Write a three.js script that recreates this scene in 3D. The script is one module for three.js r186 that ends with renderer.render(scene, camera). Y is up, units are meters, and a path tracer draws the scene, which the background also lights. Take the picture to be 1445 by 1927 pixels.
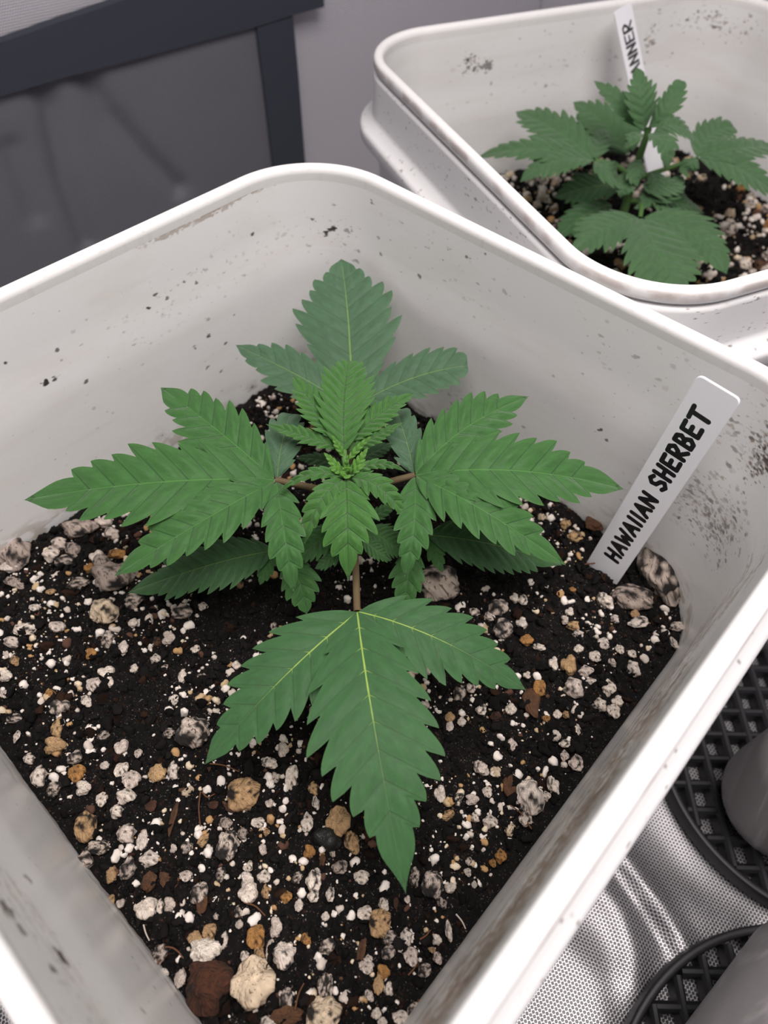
import * as THREE from 'three';
import { mergeGeometries, mergeVertices, toCreasedNormals } from 'three/addons/utils/BufferGeometryUtils.js';
import { RectAreaLightUniformsLib } from 'three/addons/lights/RectAreaLightUniformsLib.js';

// ---------------------------------------------------------------- camera, light, exposure
const W = 1445, H = 1927, F = 1285;                       // the frame and its focal length in pixels
const scene = new THREE.Scene();
scene.background = new THREE.Color(0x050505);
const camera = new THREE.PerspectiveCamera(2 * Math.atan(H / 2 / F) * 180 / Math.PI, W / H, 0.01, 10);
const rad = (d) => d * Math.PI / 180;
camera.position.set(0.1118, 0.149, 0.0847);               // the near pail's rim lies at y = 0
camera.rotation.set(rad(-53.09), rad(41.9), rad(1.51), 'YXZ');
camera.focus = 0.245;
camera.userData.fStop = 10.5;
camera.updateMatrixWorld(true);
const renderer = new THREE.WebGLRenderer({ antialias: true });
renderer.toneMapping = THREE.LinearToneMapping;
renderer.toneMappingExposure = 1.04;
renderer.shadowMap.enabled = true;
RectAreaLightUniformsLib.init();
const LAMP = { x: 0.14, y: 0.56, z: -0.02, w: 0.46, d: 0.5, power: 8 };  // unseen overhead panel, placed to light the pail walls and leaves
const lampLight = new THREE.RectAreaLight(0xfff8f5, LAMP.power, LAMP.w, LAMP.d);
lampLight.position.set(LAMP.x, LAMP.y - 0.004, LAMP.z);
lampLight.lookAt(LAMP.x, -1, LAMP.z);
scene.add(lampLight);

// ---------------------------------------------------------------- helpers
const FLOOR = -0.238;
const V = (x, y, z) => new THREE.Vector3(x, y, z);
function rng(seed) {
  let a = seed >>> 0;
  return () => { a = (a + 0x6d2b79f5) | 0; let t = Math.imul(a ^ (a >>> 15), 1 | a); t = (t + Math.imul(t ^ (t >>> 7), 61 | t)) ^ t; return ((t ^ (t >>> 14)) >>> 0) / 4294967296; };
}
function hash(x, y, z) { let h = Math.imul(x, 374761393) ^ Math.imul(y, 668265263) ^ Math.imul(z, 1274126177); h = Math.imul(h ^ (h >>> 13), 1274126177); return ((h ^ (h >>> 16)) >>> 0) / 4294967296; }
function noise(x, y, z = 0) {
  const xi = Math.floor(x), yi = Math.floor(y), zi = Math.floor(z), s = (t) => t * t * (3 - 2 * t), u = s(x - xi), v = s(y - yi), w = s(z - zi), L = (a, b, t) => a + (b - a) * t;
  return L(L(L(hash(xi, yi, zi), hash(xi + 1, yi, zi), u), L(hash(xi, yi + 1, zi), hash(xi + 1, yi + 1, zi), u), v),
    L(L(hash(xi, yi, zi + 1), hash(xi + 1, yi, zi + 1), u), L(hash(xi, yi + 1, zi + 1), hash(xi + 1, yi + 1, zi + 1), u), v), w);
}
const fbm = (x, y, z, n = 4) => { let a = 0.5, t = 0, s = 0; for (let i = 0; i < n; i++) { t += a * noise(x, y, z); s += a; a *= 0.5; x = x * 2.03 + 7.1; y = y * 2.03 + 3.7; z = z * 2.03 + 1.3; } return t / s; };
const clamp = (x, a = 0, b = 1) => Math.min(b, Math.max(a, x));
const smooth = (a, b, x) => { const t = clamp((x - a) / (b - a)); return t * t * (3 - 2 * t); };
const mix = (a, b, t) => a + (b - a) * t;
const bundle = (c) => c.map((x) => Math.round(clamp(x) * 255));

const inv = camera.matrixWorld, camPos = camera.position.clone(), toCam = new THREE.Matrix4().copy(inv).invert();
const ray = (u, v) => V((u - W / 2) / F, -(v - H / 2) / F, -1).transformDirection(inv);
// a point measured on the photograph, at a height that is known or judged
function at(u, v, y) { const d = ray(u, v); return camPos.clone().addScaledVector(d, (y - camPos.y) / d.y); }
function pix(p) { const q = p.clone().applyMatrix4(toCam); return [W / 2 - F * q.x / q.z, H / 2 + F * q.y / q.z, -q.z]; }

const used = new Map();
function numbered(name) { const n = used.get(name) ?? 0; used.set(name, n + 1); return n ? `${name}_${String(n).padStart(3, '0')}` : name; }
function shadows(o) { o.traverse((m) => { if (m.isMesh) { m.castShadow = true; m.receiveShadow = true; } }); return o; }
function tag(o, label, category, group, kind) { Object.assign(o.userData, { label, category }); if (group) o.userData.group = group; if (kind) o.userData.kind = kind; return o; }
function thing(name, pos, label, category, group) { const g = new THREE.Group(); g.name = numbered(name); g.position.copy(pos); scene.add(g); return tag(g, label, category, group); }
function part(name, geo, mat, parent, world = true) {          // geometry in world coordinates, kept relative to its thing
  if (world) { let p = parent; while (p && p !== scene) { geo.translate(-p.position.x, -p.position.y, -p.position.z); p = p.parent; } }
  const m = new THREE.Mesh(geo, mat); m.name = numbered(name); m.castShadow = m.receiveShadow = true; parent.add(m); return m;
}
function texture(w, h, fn, srgb, repeat = true) {               // fn(x, y) -> [r, g, b] in 0..1, x and y in 0..1
  const d = new Uint8Array(w * h * 4);
  for (let j = 0, o = 0; j < h; j++) for (let i = 0; i < w; i++, o += 4) { const c = fn((i + 0.5) / w, (j + 0.5) / h, i, j); d[o] = clamp(c[0]) * 255; d[o + 1] = clamp(c[1]) * 255; d[o + 2] = clamp(c[2]) * 255; d[o + 3] = 255; }
  const t = new THREE.DataTexture(d, w, h); t.magFilter = THREE.LinearFilter; t.minFilter = THREE.LinearMipmapLinearFilter; t.generateMipmaps = true;
  t.wrapS = t.wrapT = repeat ? THREE.RepeatWrapping : THREE.ClampToEdgeWrapping; if (srgb) t.colorSpace = THREE.SRGBColorSpace; t.needsUpdate = true; return t;
}
function grid(nu, nv, fn, closeU = false) {                     // fn(i, j) -> {p, uv, c}
  const pos = [], uv = [], col = [], idx = [];
  for (let j = 0; j < nv; j++) for (let i = 0; i < nu; i++) { const r = fn(i, j); pos.push(r.p.x, r.p.y, r.p.z); uv.push(...(r.uv ?? [0, 0])); if (r.c) col.push(...r.c); }
  for (let j = 0; j < nv - 1; j++) for (let i = 0; i < nu - 1; i++) { const a = j * nu + i; idx.push(a, a + 1, a + nu + 1, a, a + nu + 1, a + nu); }
  const g = new THREE.BufferGeometry(); g.setAttribute('position', new THREE.Float32BufferAttribute(pos, 3)); g.setAttribute('uv', new THREE.Float32BufferAttribute(uv, 2));
  if (col.length) g.setAttribute('color', new THREE.Float32BufferAttribute(col, 3));
  g.setIndex(idx); g.computeVertexNormals(); return g;
}
function tube(points, radii, sides = 10) {
  const curve = new THREE.CatmullRomCurve3(points), n = Math.max(12, points.length * 8), fr = curve.computeFrenetFrames(n, false);
  return grid(sides + 1, n + 1, (i, j) => {
    const t = j / n, k = t * (radii.length - 1), a = Math.floor(Math.min(k, radii.length - 2)), r = mix(radii[a], radii[a + 1], k - a), th = -i / sides * 2 * Math.PI;
    const p = curve.getPointAt(t).addScaledVector(fr.normals[j], r * Math.cos(th)).addScaledVector(fr.binormals[j], r * Math.sin(th));
    return { p, uv: [i / sides * 0.012, t * curve.getLength()] };
  });
}
const std = (o) => new THREE.MeshStandardMaterial(o);
const phys = (o) => new THREE.MeshPhysicalMaterial(o);

// ---------------------------------------------------------------- the tent: silver fabric
const FAB = { n: 16, pitch: 0.00175 };
const fabU = FAB.n * FAB.pitch, fabV = FAB.n * FAB.pitch * 0.866;
function dotHeight(x, y) {                                       // hexagonal cells: 1 on the threads between the cells, 0 inside
  const gx = x * FAB.n, gy = y * FAB.n; let best = 9;
  for (let r = Math.floor(gy) - 1; r <= Math.floor(gy) + 2; r++) for (let c = Math.floor(gx) - 1; c <= Math.floor(gx) + 2; c++) {
    const ox = c + ((r & 1) ? 0.5 : 0), dx = gx - ox, dy = (gy - r) * 0.866; best = Math.min(best, Math.hypot(dx, dy));
  }
  return smooth(0.26, 0.46, best);
}
const fabBump = texture(512, 512, (x, y) => { const h = dotHeight(x, y); return [h, h, h]; });
const fabMap = texture(512, 512, (x, y) => { const h = dotHeight(x, y), k = 0.36 + 0.56 * h; return [k * 1.0, k * 0.985, k]; }, true);
const paleMap = texture(512, 512, (x, y) => { const k = 0.62 + 0.36 * dotHeight(x, y); return [k, k * 0.99, k * 1.01]; }, true);
const silver = std({ map: fabMap, bumpMap: fabBump, bumpScale: 0.0009, metalness: 0.9, roughness: 0.4 });
const silverWall = std({ map: paleMap, bumpMap: fabBump, bumpScale: 0.0004, metalness: 0.2, roughness: 0.5, color: 0xfbfbff });
const flapMat = std({ map: paleMap, bumpMap: fabBump, bumpScale: 0.0003, metalness: 0.2, roughness: 0.6, color: 0x898b92 });
const strapTex = texture(128, 128, (x, y) => { const k = 0.5 + 0.5 * Math.sin(x * 2 * Math.PI * 32) * Math.sin(y * 2 * Math.PI * 32); return [k, k, k]; });
const strapMat = std({ color: 0x353a45, roughness: 0.85, bumpMap: strapTex, bumpScale: 0.0003 });

const A = V(0.1101, 0, -0.9939), N = V(0.9939, 0, 0.1101);      // along the left wall, and away from it into the tent
const room = (a, n, y) => V(A.x * a + N.x * n, y, A.z * a + N.z * n);
const RM = { a0: -0.62, a1: 0.62, n0: -0.4263, n1: 0.66, top: 1.15 };
const turnY = Math.atan2(-A.z, A.x);                            // local x along A, local z along N (to the inside)
function wallBox(name, a0, a1, n0, n1, y0, y1, mat, label, category, segs = [1, 1, 1], bend) {
  const g = new THREE.BoxGeometry(a1 - a0, y1 - y0, n1 - n0, ...segs), p = g.attributes.position, uv = g.attributes.uv, nn = g.attributes.normal;
  for (let i = 0; i < p.count; i++) {
    const x = p.getX(i), y = p.getY(i), z = p.getZ(i);
    const flat = Math.abs(nn.getY(i)) > 0.5, side = Math.abs(nn.getX(i)) > 0.5;
    uv.setXY(i, (side ? z : x) / fabU, (flat ? z : y) / fabV);
    if (bend) { const q = bend(x + (a0 + a1) / 2, y + (y0 + y1) / 2, z + (n0 + n1) / 2, nn.getX(i), nn.getY(i), nn.getZ(i)); p.setXYZ(i, x + q[0], y + q[1], z + q[2]); }
  }
  if (bend) g.computeVertexNormals();
  const m = new THREE.Mesh(g, mat); m.name = name; m.position.copy(room((a0 + a1) / 2, (n0 + n1) / 2, (y0 + y1) / 2)); m.rotation.y = turnY;
  m.castShadow = m.receiveShadow = true; scene.add(m); return tag(m, label, category, null, 'structure');
}
// folds of the floor fabric, as ridges along lines measured on it
const toRoom = (p) => [p.x * A.x + p.z * A.z, p.x * N.x + p.z * N.z];
const folds = [
  [[[1150, 1590], [1188, 1640], [1222, 1690], [1262, 1745], [1290, 1790]], 0.0036, 0.004], [[[1150, 1625], [1186, 1672], [1225, 1730], [1255, 1775]], -0.002, 0.0035], [[[1120, 1660], [1165, 1720], [1192, 1790], [1190, 1860]], 0.003, 0.005],
  [[[1225, 1560], [1300, 1660], [1400, 1760]], -0.0022, 0.01], [[[1060, 1790], [1120, 1850], [1130, 1927]], 0.0022, 0.008], [[[1210, 1680], [1290, 1700], [1370, 1740]], 0.002, 0.007],
].map(([pts, h, s]) => [pts.map(([u, v]) => toRoom(at(u, v, FLOOR))), h, s]);
function foldHeight(a, n) {
  let y = 0.0045 * (fbm(a * 9 + 3, n * 9, 1, 3) - 0.5) + 0.0012 * (fbm(a * 40, n * 40, 4, 2) - 0.5);
  for (const [pts, h, s] of folds) {
    let d = 9; for (let k = 0; k < pts.length - 1; k++) { const [ax, ay] = pts[k], [bx, by] = pts[k + 1], dx = bx - ax, dy = by - ay, t = clamp(((a - ax) * dx + (n - ay) * dy) / (dx * dx + dy * dy)); d = Math.min(d, Math.hypot(a - ax - dx * t, n - ay - dy * t)); }
    y += h * Math.exp(-d * d / (2 * s * s));
  }
  return y;
}
wallBox('floor', RM.a0, RM.a1, RM.n0, RM.n1, FLOOR - 0.02, FLOOR, silver, 'wrinkled silver reflective fabric floor of the grow tent', 'floor', [300, 1, 260], (a, y, n, nx, ny) => [0, y > FLOOR - 0.01 ? foldHeight(a, n) : 0, 0]);
wallBox('ceiling', RM.a0, RM.a1, RM.n0, RM.n1, RM.top, RM.top + 0.02, silverWall, 'silver fabric ceiling of the grow tent', 'ceiling');
wallBox('wall_left', RM.a0, RM.a1, RM.n0 - 0.02, RM.n0, FLOOR - 0.02, RM.top, silverWall, 'silver fabric tent wall behind the dark vent flap', 'wall', [120, 120, 1],
  (a, y, n, nx, ny, nz) => [0, 0, nz > 0.5 ? 0.006 * (fbm(a * 7, y * 5, 9, 3) - 0.6) : 0]);
wallBox('wall_back', RM.a0, RM.a1, 0, 0.02, 0, 1, silverWall, '', '').removeFromParent();
function endWall(name, a0, a1, label) { return wallBox(name, a0, a1, RM.n0, RM.n1, FLOOR - 0.02, RM.top, silverWall, label, 'wall', [1, 60, 60], (a, y, n, nx) => [(nx > 0 ? 1 : -1) * 0.006 * (fbm(n * 7, y * 5, 2, 3) - 0.6), 0, 0]); }
endWall('wall_back', RM.a1, RM.a1 + 0.02, 'silver fabric tent wall behind the far pail');
endWall('wall_front', RM.a0 - 0.02, RM.a0, 'silver fabric tent wall opposite the far pail');
wallBox('wall_right', RM.a0, RM.a1, RM.n1, RM.n1 + 0.02, FLOOR - 0.02, RM.top, silverWall, 'silver fabric tent wall opposite the vent flap', 'wall');

// the vent flap on the left wall: where a ray meets the wall plane
function onWall(u, v, off = 0) { const d = ray(u, v), t = (RM.n0 + off - N.dot(camPos)) / N.dot(d), p = camPos.clone().addScaledVector(d, t); return [p.dot(A), p.y]; }
{
  const aV0 = 0.259, aV1 = 0.294, yBot = -0.05, yEnd = FLOOR + 0.012, aMin = -0.3, aEnd = 0.324;
  const flap = thing('vent_flap', room((aMin + aV1) / 2, RM.n0, yEnd), 'dark grey mesh vent flap with black binding on the tent wall', 'tent flap');
  const put = (name, a0, a1, y0, y1, n0, n1, mat, segs, bend) => {
    const m = wallBox(name, a0, a1, n0, n1, y0, y1, mat, '', '', segs, bend); m.removeFromParent(); m.userData = {}; m.name = numbered(name); m.position.sub(flap.position); flap.add(m); return m;
  };
  const creases = [[[60, 130], [90, 200], [118, 330], [160, 450]], [[150, 130], [200, 210], [270, 290], [330, 350]], [[20, 280], [60, 400]]].map((c) => c.map(([u, v]) => onWall(u, v, 0.006)));
  put('mesh_panel', aMin, aV0 + 0.004, yEnd, yBot + 0.006, RM.n0 + 0.0005, RM.n0 + 0.0105, flapMat, [160, 90, 1], (a, y, n, nx, ny, nz) => {
    if (nz < 0.5) return [0, 0, 0];
    let z = 0.003 * (fbm(a * 14, y * 14, 3, 3) - 0.5);
    creases.forEach((pts, i) => { let d = 9; for (let k = 0; k < pts.length - 1; k++) { const [ax, ay] = pts[k], [bx, by] = pts[k + 1], dx = bx - ax, dy = by - ay, t = clamp(((a - ax) * dx + (y - ay) * dy) / (dx * dx + dy * dy)); d = Math.min(d, Math.hypot(a - ax - dx * t, y - ay - dy * t)); } z -= [0.007, 0.0075, 0.004][i] * Math.exp(-d * d / (2 * 0.006 * 0.006)); });
    return [0, 0, z];
  });
  put('binding_strap', aMin, aEnd, yBot, yBot + 0.03, RM.n0 + 0.005, RM.n0 + 0.0145, strapMat, [40, 4, 1], (a, y) => [0, 0.002 * (noise(a * 20, 3) - 0.5) + (y > yBot + 0.02 ? 0.09 * Math.max(-0.02, a - 0.1) : 0), 0]);
  put('binding_strap', aV0, aV1, yEnd, yBot, RM.n0 + 0.004, RM.n0 + 0.0135, strapMat, [4, 40, 1], (a, y) => [0.0015 * (noise(y * 20, 5) - 0.5), 0, 0]);
}

// ---------------------------------------------------------------- the lamp above, out of view, lighting the pails (its light stands at the top of this file)
{
  const lamp = thing('unseen_grow_light', V(LAMP.x, LAMP.y, LAMP.z), 'unseen flat white panel grow light out of view, placed to light the two pails', 'lamp');
  const housing = new THREE.BoxGeometry(LAMP.w + 0.02, 0.03, LAMP.d + 0.02); housing.translate(LAMP.x, LAMP.y + 0.017, LAMP.z);
  part('housing', housing, std({ color: 0xd8d8d8, roughness: 0.4, metalness: 0.3 }), lamp);
  const face = new THREE.BoxGeometry(LAMP.w, 0.003, LAMP.d); face.translate(LAMP.x, LAMP.y, LAMP.z);
  part('diffuser', face, std({ color: 0xffffff, emissive: 0xfff6f0, emissiveIntensity: 0.8 }), lamp);
  for (const s of [-1, 1]) part('hanging_cord', tube([V(LAMP.x + s * 0.18, LAMP.y + 0.03, LAMP.z), V(LAMP.x + s * 0.1, LAMP.y + 0.3, LAMP.z), V(LAMP.x, RM.top, LAMP.z)], [0.0015, 0.0015], 6), strapMat, lamp);
}

// ---------------------------------------------------------------- the pails
const HW = 0.122, CR = 0.0383, C0 = HW - CR, ARC = CR * Math.PI / 2, PER = 4 * (ARC + 2 * C0), HEIGHT = -FLOOR;
const SIGN = [[1, 1], [-1, 1], [-1, -1], [1, -1]];
const ringPts = [];                                              // {cx, cz, dx, dz, s}: centre of the corner, direction, length along the rim
for (let k = 0; k < 4; k++) {
  for (let i = 0; i <= 20; i++) { const a = (k + i / 20) * Math.PI / 2; ringPts.push({ cx: SIGN[k][0] * C0, cz: SIGN[k][1] * C0, dx: Math.cos(a), dz: Math.sin(a), s: k * (ARC + 2 * C0) + i / 20 * ARC }); }
  const a = (k + 1) * Math.PI / 2, [nx, nz] = SIGN[(k + 1) % 4];
  for (let i = 1; i < 12; i++) ringPts.push({ cx: mix(SIGN[k][0], nx, i / 12) * C0, cz: mix(SIGN[k][1], nz, i / 12) * C0, dx: Math.cos(a), dz: Math.sin(a), s: k * (ARC + 2 * C0) + ARC + i / 12 * 2 * C0 });
}
ringPts.push({ ...ringPts[0], s: PER });
function loft(profile) {                                         // profile: [outward offset from the inner rim line, y, v]
  return grid(ringPts.length, profile.length, (i, j) => { const q = ringPts[i], [d, y, v] = profile[j], r = CR + d; return { p: V(q.cx + q.dx * r, y, q.cz + q.dz * r), uv: [q.s / PER, v ?? y / 0.14 + 1] }; });
}
function ringS(x, z) {                                           // length along the rim of the wall point nearest to (x, z)
  const px = Math.abs(x) > C0, pz = Math.abs(z) > C0, L = ARC + 2 * C0;
  if (px && pz) { const k = x > 0 ? (z > 0 ? 0 : 3) : (z > 0 ? 1 : 2); let a = Math.atan2(z - SIGN[k][1] * C0, x - SIGN[k][0] * C0); if (a < 0) a += 2 * Math.PI; return k * L + CR * (a - k * Math.PI / 2); }
  if (Math.abs(z) > Math.abs(x)) return z > 0 ? ARC + C0 - x : 2 * L + ARC + x + C0;
  return x < 0 ? L + ARC + C0 - z : 3 * L + ARC + z + C0;
}
function inside(x, z, d) { const qx = Math.abs(x) - C0, qz = Math.abs(z) - C0, r = CR + d; return (qx <= 0 || qz <= 0) ? Math.max(qx, qz) < r : Math.hypot(qx, qz) < r; }
function wallHit(u, v) { const d = ray(u, v), p = camPos.clone(); p.addScaledVector(d, (0.0 - camPos.y) / d.y); for (let i = 0; i < 1500 && inside(p.x, p.z, -0.0001 + 0.022 * p.y - 0.0011 * smooth(-0.036, -0.039, p.y)); i++) p.addScaledVector(d, 0.00025); return [ringS(p.x, p.z), p.y]; }

// dirt on the inside of the near pail: specks, smears and soil splashes, at the places where the photograph shows them
const TW = 2048, TH = 512, TY = 0.14;
function dirtMap(seed, marks, patches, streaks) {
  const dark = new Float32Array(TW * TH), brown = new Float32Array(TW * TH), r = rng(seed);
  const add = (buf, s, y, rs, ry, k, rough = 0.5) => {
    const ci = s / PER * TW, cj = (y / TY + 1) * TH, ri = rs / PER * TW, rj = ry / TY * TH;
    for (let j = Math.max(0, Math.floor(cj - rj * 1.6)); j < Math.min(TH, cj + rj * 1.6); j++) for (let i = Math.floor(ci - ri * 1.6); i < ci + ri * 1.6; i++) {
      const q = Math.hypot((i - ci) / ri, (j - cj) / rj) + rough * (noise(i * 0.35, j * 0.35, seed) - 0.5) * 1.6; if (q < 1) { const o = j * TW + ((i % TW) + TW) % TW; buf[o] = Math.max(buf[o], k * smooth(1, 0.45, q)); }
    }
  };
  for (const [s, y, size, k] of marks) add(dark, s, y, size, size * 0.8, k, 0.9);
  for (const [s, y, rs, ry, n, k] of patches) for (let i = 0; i < n; i++) { const a = r() * 6.28, q = 0.62 * Math.sqrt(-2 * Math.log(1 - 0.97 * r())) * 0.8, z = 0.0002 + 0.0009 * r() ** 4; add(r() < 0.6 ? dark : brown, s + Math.cos(a) * q * rs, y + Math.sin(a) * q * ry, z * (1 + r()), z, k * (0.25 + 0.75 * r()), 0.9); }
  for (const [s, y, len, tall, n, k, fat = 1] of streaks) for (let i = 0; i < n; i++) add(brown, s + (r() - 0.5) * len, y + (r() + r() - 1) * tall, 0.003 + 0.016 * r() ** 2, fat * (0.0004 + 0.0012 * r() ** 2), k * (0.3 + 0.7 * r()), 0.8);
  for (let i = 0; i < 900; i++) { const z = 0.0002 + 0.0006 * r() ** 3; add(r() < 0.5 ? dark : brown, r() * PER, -0.115 + 0.115 * r(), z * 1.3, z, 0.1 + 0.4 * r() ** 3, 0.9); }
  return texture(TW, TH, (x, y, i, j) => {
    const o = j * TW + i, yy = (y - 1) * TY, film = smooth(0.52, 0.75, fbm(x * 26, y * 14, seed, 5)) * 0.5, sm = 0.5 * smooth(0.55, 0.8, fbm(x * 26, y * 26, seed + 5, 4)), gr = noise(i * 0.8, j * 0.8, 3);
    const band = smooth(-0.088, -0.106, yy + 0.022 * (fbm(x * 60, y * 20, 8, 4) - 0.5)) * smooth(0.42, 0.62, fbm(x * 160, y * 60, 4, 3));   // soil dust where the wall meets the soil, in grains
    let c = [0.915 - 0.02 * film - 0.025 * sm, 0.915 - 0.026 * film - 0.03 * sm, 0.915 - 0.04 * film - 0.035 * sm];
    const db = clamp(brown[o] + band * 0.35 + 0.02 * gr), dk = clamp(dark[o]);
    c = [mix(c[0], 0.5, db), mix(c[1], 0.42, db), mix(c[2], 0.36, db)]; return [mix(c[0], 0.17, dk), mix(c[1], 0.15, dk), mix(c[2], 0.15, dk)];
  }, true);
}
const RIGHT = 3 * (ARC + 2 * C0) + ARC + C0;                    // the middle of the wall nearest to the camera on the right
const mk = (u, v, size, k) => [...wallHit(u, v), size, k], pt = (u, v, rs, ry, n, k) => [...wallHit(u, v), rs, ry, n, k];
const dirtNear = dirtMap(11,
  [mk(619, 434, 0.0022, 0.9), mk(612, 440, 0.0015, 0.8), mk(628, 430, 0.0012, 0.9), mk(474, 443, 0.0012, 0.7), mk(277, 580, 0.0012, 0.85), mk(83, 720, 0.0016, 0.9), mk(101, 713, 0.0013, 0.75), mk(160, 720, 0.0013, 0.6), mk(108, 660, 0.0011, 0.6), mk(291, 556, 0.0012, 0.6), mk(314, 562, 0.0011, 0.5), mk(390, 633, 0.0014, 0.7), mk(365, 655, 0.0012, 0.5), mk(424, 646, 0.001, 0.6), mk(390, 692, 0.0011, 0.5), mk(415, 700, 0.0011, 0.5), mk(474, 728, 0.0014, 0.6), mk(369, 532, 0.0009, 0.5), mk(345, 531, 0.0009, 0.5), mk(586, 412, 0.0009, 0.6), mk(700, 380, 0.0013, 0.5), mk(880, 485, 0.0014, 0.5), mk(883, 487, 0.001, 0.5), mk(790, 520, 0.0012, 0.5), mk(716, 478, 0.001, 0.4), mk(1128, 808, 0.0013, 0.7), mk(1140, 828, 0.0012, 0.6), mk(1277, 975, 0.0011, 0.6), mk(10, 683, 0.0009, 0.8), mk(12, 1710, 0.003, 0.6), mk(42, 1750, 0.002, 0.5), mk(115, 1800, 0.0022, 0.75), mk(100, 1825, 0.0016, 0.6), mk(270, 1903, 0.0012, 0.5), mk(50, 1660, 0.0016, 0.35)],
  [pt(1350, 980, 0.017, 0.016, 620, 0.42), pt(1438, 860, 0.006, 0.01, 240, 0.7), pt(1415, 830, 0.016, 0.022, 190, 0.4), pt(1300, 930, 0.014, 0.014, 200, 0.35), pt(480, 470, 0.045, 0.016, 90, 0.22), pt(300, 590, 0.035, 0.016, 80, 0.2), pt(850, 500, 0.04, 0.018, 90, 0.24), pt(1230, 700, 0.03, 0.02, 70, 0.3), pt(640, 440, 0.02, 0.012, 60, 0.4), pt(850, 740, 0.02, 0.012, 50, 0.35), pt(110, 1830, 0.03, 0.014, 60, 0.3)],
  [[...wallHit(375, 405), 0.035, 0.0028, 70, 0.6], [...wallHit(462, 360), 0.02, 0.0024, 30, 0.6], [RIGHT + 0.035, -0.032, 0.13, 0.022, 300, 0.75, 1.4], [RIGHT + 0.05, -0.024, 0.08, 0.012, 220, 1, 1.2], [RIGHT - 0.03, -0.05, 0.11, 0.03, 220, 0.6, 1.4], [RIGHT + 0.075, -0.05, 0.05, 0.02, 60, 0.6, 2], [...wallHit(100, 1790), 0.08, 0.01, 30, 0.3]]);
const dirtFar = dirtMap(29, [[PER * 0.61, -0.02, 0.004, 0.5]], [[2 * (ARC + 2 * C0) + ARC + 0.03, -0.018, 0.006, 0.006, 90, 0.8], [2 * (ARC + 2 * C0) + ARC + 0.155, -0.02, 0.005, 0.02, 60, 0.6], [3 * (ARC + 2 * C0) + 0.03, -0.012, 0.03, 0.01, 160, 0.6], [2 * (ARC + 2 * C0) + ARC + 0.09, -0.03, 0.06, 0.02, 80, 0.3]], []);
const rimTex = texture(2048, 64, (x, y, i) => {                  // brownish grime along the groove under the lip and light wear on its top
  const g = smooth(0.16, 0.04, Math.abs(y - 0.68 + 0.05 * (noise(x * 90, 2) - 0.5))) * smooth(0.35, 0.7, fbm(x * 120, y * 3, 5, 4)), b = smooth(0.7, 0.85, fbm(x * 300, y * 9, 8, 3)) * 0.25;
  const k = clamp(g * 0.34 + b * 0.4); return [mix(0.945, 0.5, k), mix(0.94, 0.41, k), mix(0.935, 0.37, k)];
}, true);
const skirtTex = texture(1024, 128, (x, y) => { const k = smooth(0.76, 0.83, fbm(x * 520, y * 40, 15, 3)) * 0.6; return [mix(0.93, 0.35, k), mix(0.93, 0.3, k), mix(0.93, 0.28, k)]; }, true);
const plastic = (map) => phys({ map, roughness: 0.38, clearcoat: 0.25, clearcoatRoughness: 0.25 });
const rimMat = plastic(rimTex), skirtMat = plastic(skirtTex), outMat = phys({ color: 0xeeeeee, roughness: 0.4 });
function pail(pos, turn, label, dirt, scale = 1) {
  const g = thing('square_pail', pos, label, 'pail'); g.rotation.y = turn; g.scale.setScalar(scale);
  const add = (name, geo, mat) => part(name, geo, mat, g, false);
  const high = (pos.y - FLOOR) / scale, b = -high, wall = [];
  for (let i = 0; i <= 24; i++) { const y = -0.002 - i / 24 * (high - 0.008), step = smooth(-0.036, -0.039, y) * 0.0011; wall.push([-0.0001 - step + y * 0.022, y]); }
  const floorIn = wall[wall.length - 1]; wall.push([floorIn[0] - 0.006, b + 0.005], [-CR + 0.0003, b + 0.004]);
  const out = [[-CR + 0.0003, b + 0.0002], [floorIn[0] - 0.002, b + 0.0002], [floorIn[0] + 0.0012, b + 0.003]];
  for (let i = 0; i <= 12; i++) { const y = mix(b + 0.006, -0.002, i / 12); out.push([0.0024 + y * 0.022, y]); }
  const base = (y, up) => { const s = new THREE.PlaneGeometry(2 * C0, 2 * C0); s.rotateX(up ? -Math.PI / 2 : Math.PI / 2); s.translate(0, y, 0); return s; };
  add('inner_wall', mergeGeometries([loft(wall.slice().reverse()), base(b + 0.004, true)]), plastic(dirt));
  add('outer_wall', mergeGeometries([loft(out.slice().reverse().map(([d, y]) => [d, y])), base(b + 0.0002, false)]), outMat);
  const lip = [[-0.00005, -0.004, 0]]; for (let i = 0; i <= 20; i++) { const a = (180 - i * 12.5) * Math.PI / 180, c = Math.cos(a), s = Math.sin(a); lip.push([0.0022 + 0.0027 * Math.sign(c) * Math.abs(c) ** 0.8, 0.0 + 0.0032 * Math.sign(s) * Math.abs(s) ** 0.85, i / 20]); }
  add('rim', loft(lip), rimMat);
  add('flange', loft([[0.0023, -0.004], [0.0044, -0.0042], [0.0049, -0.006], [0.0051, -0.0225], [0.006, -0.0252], [0.0105, -0.0276], [0.0117, -0.0287], [0.0121, -0.0302], [0.0118, -0.0345], [0.0108, -0.0352], [0.0098, -0.0345], [0.0096, -0.0305], [0.0016, -0.0285]].map(([d, y]) => [d, y, -y / 0.036]).reverse()), skirtMat);
  return g;
}
const P2 = { pos: V(-0.0338, -0.0084, -0.3161), turn: rad(66.17), k: 1.12 };
pail(V(0, 0, 0), 0, 'nearest square white plastic pail, scuffed and flecked with soil inside', dirtNear);
pail(P2.pos, P2.turn, 'square white plastic pail behind, partly cut off at upper right', dirtFar, P2.k);

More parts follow.
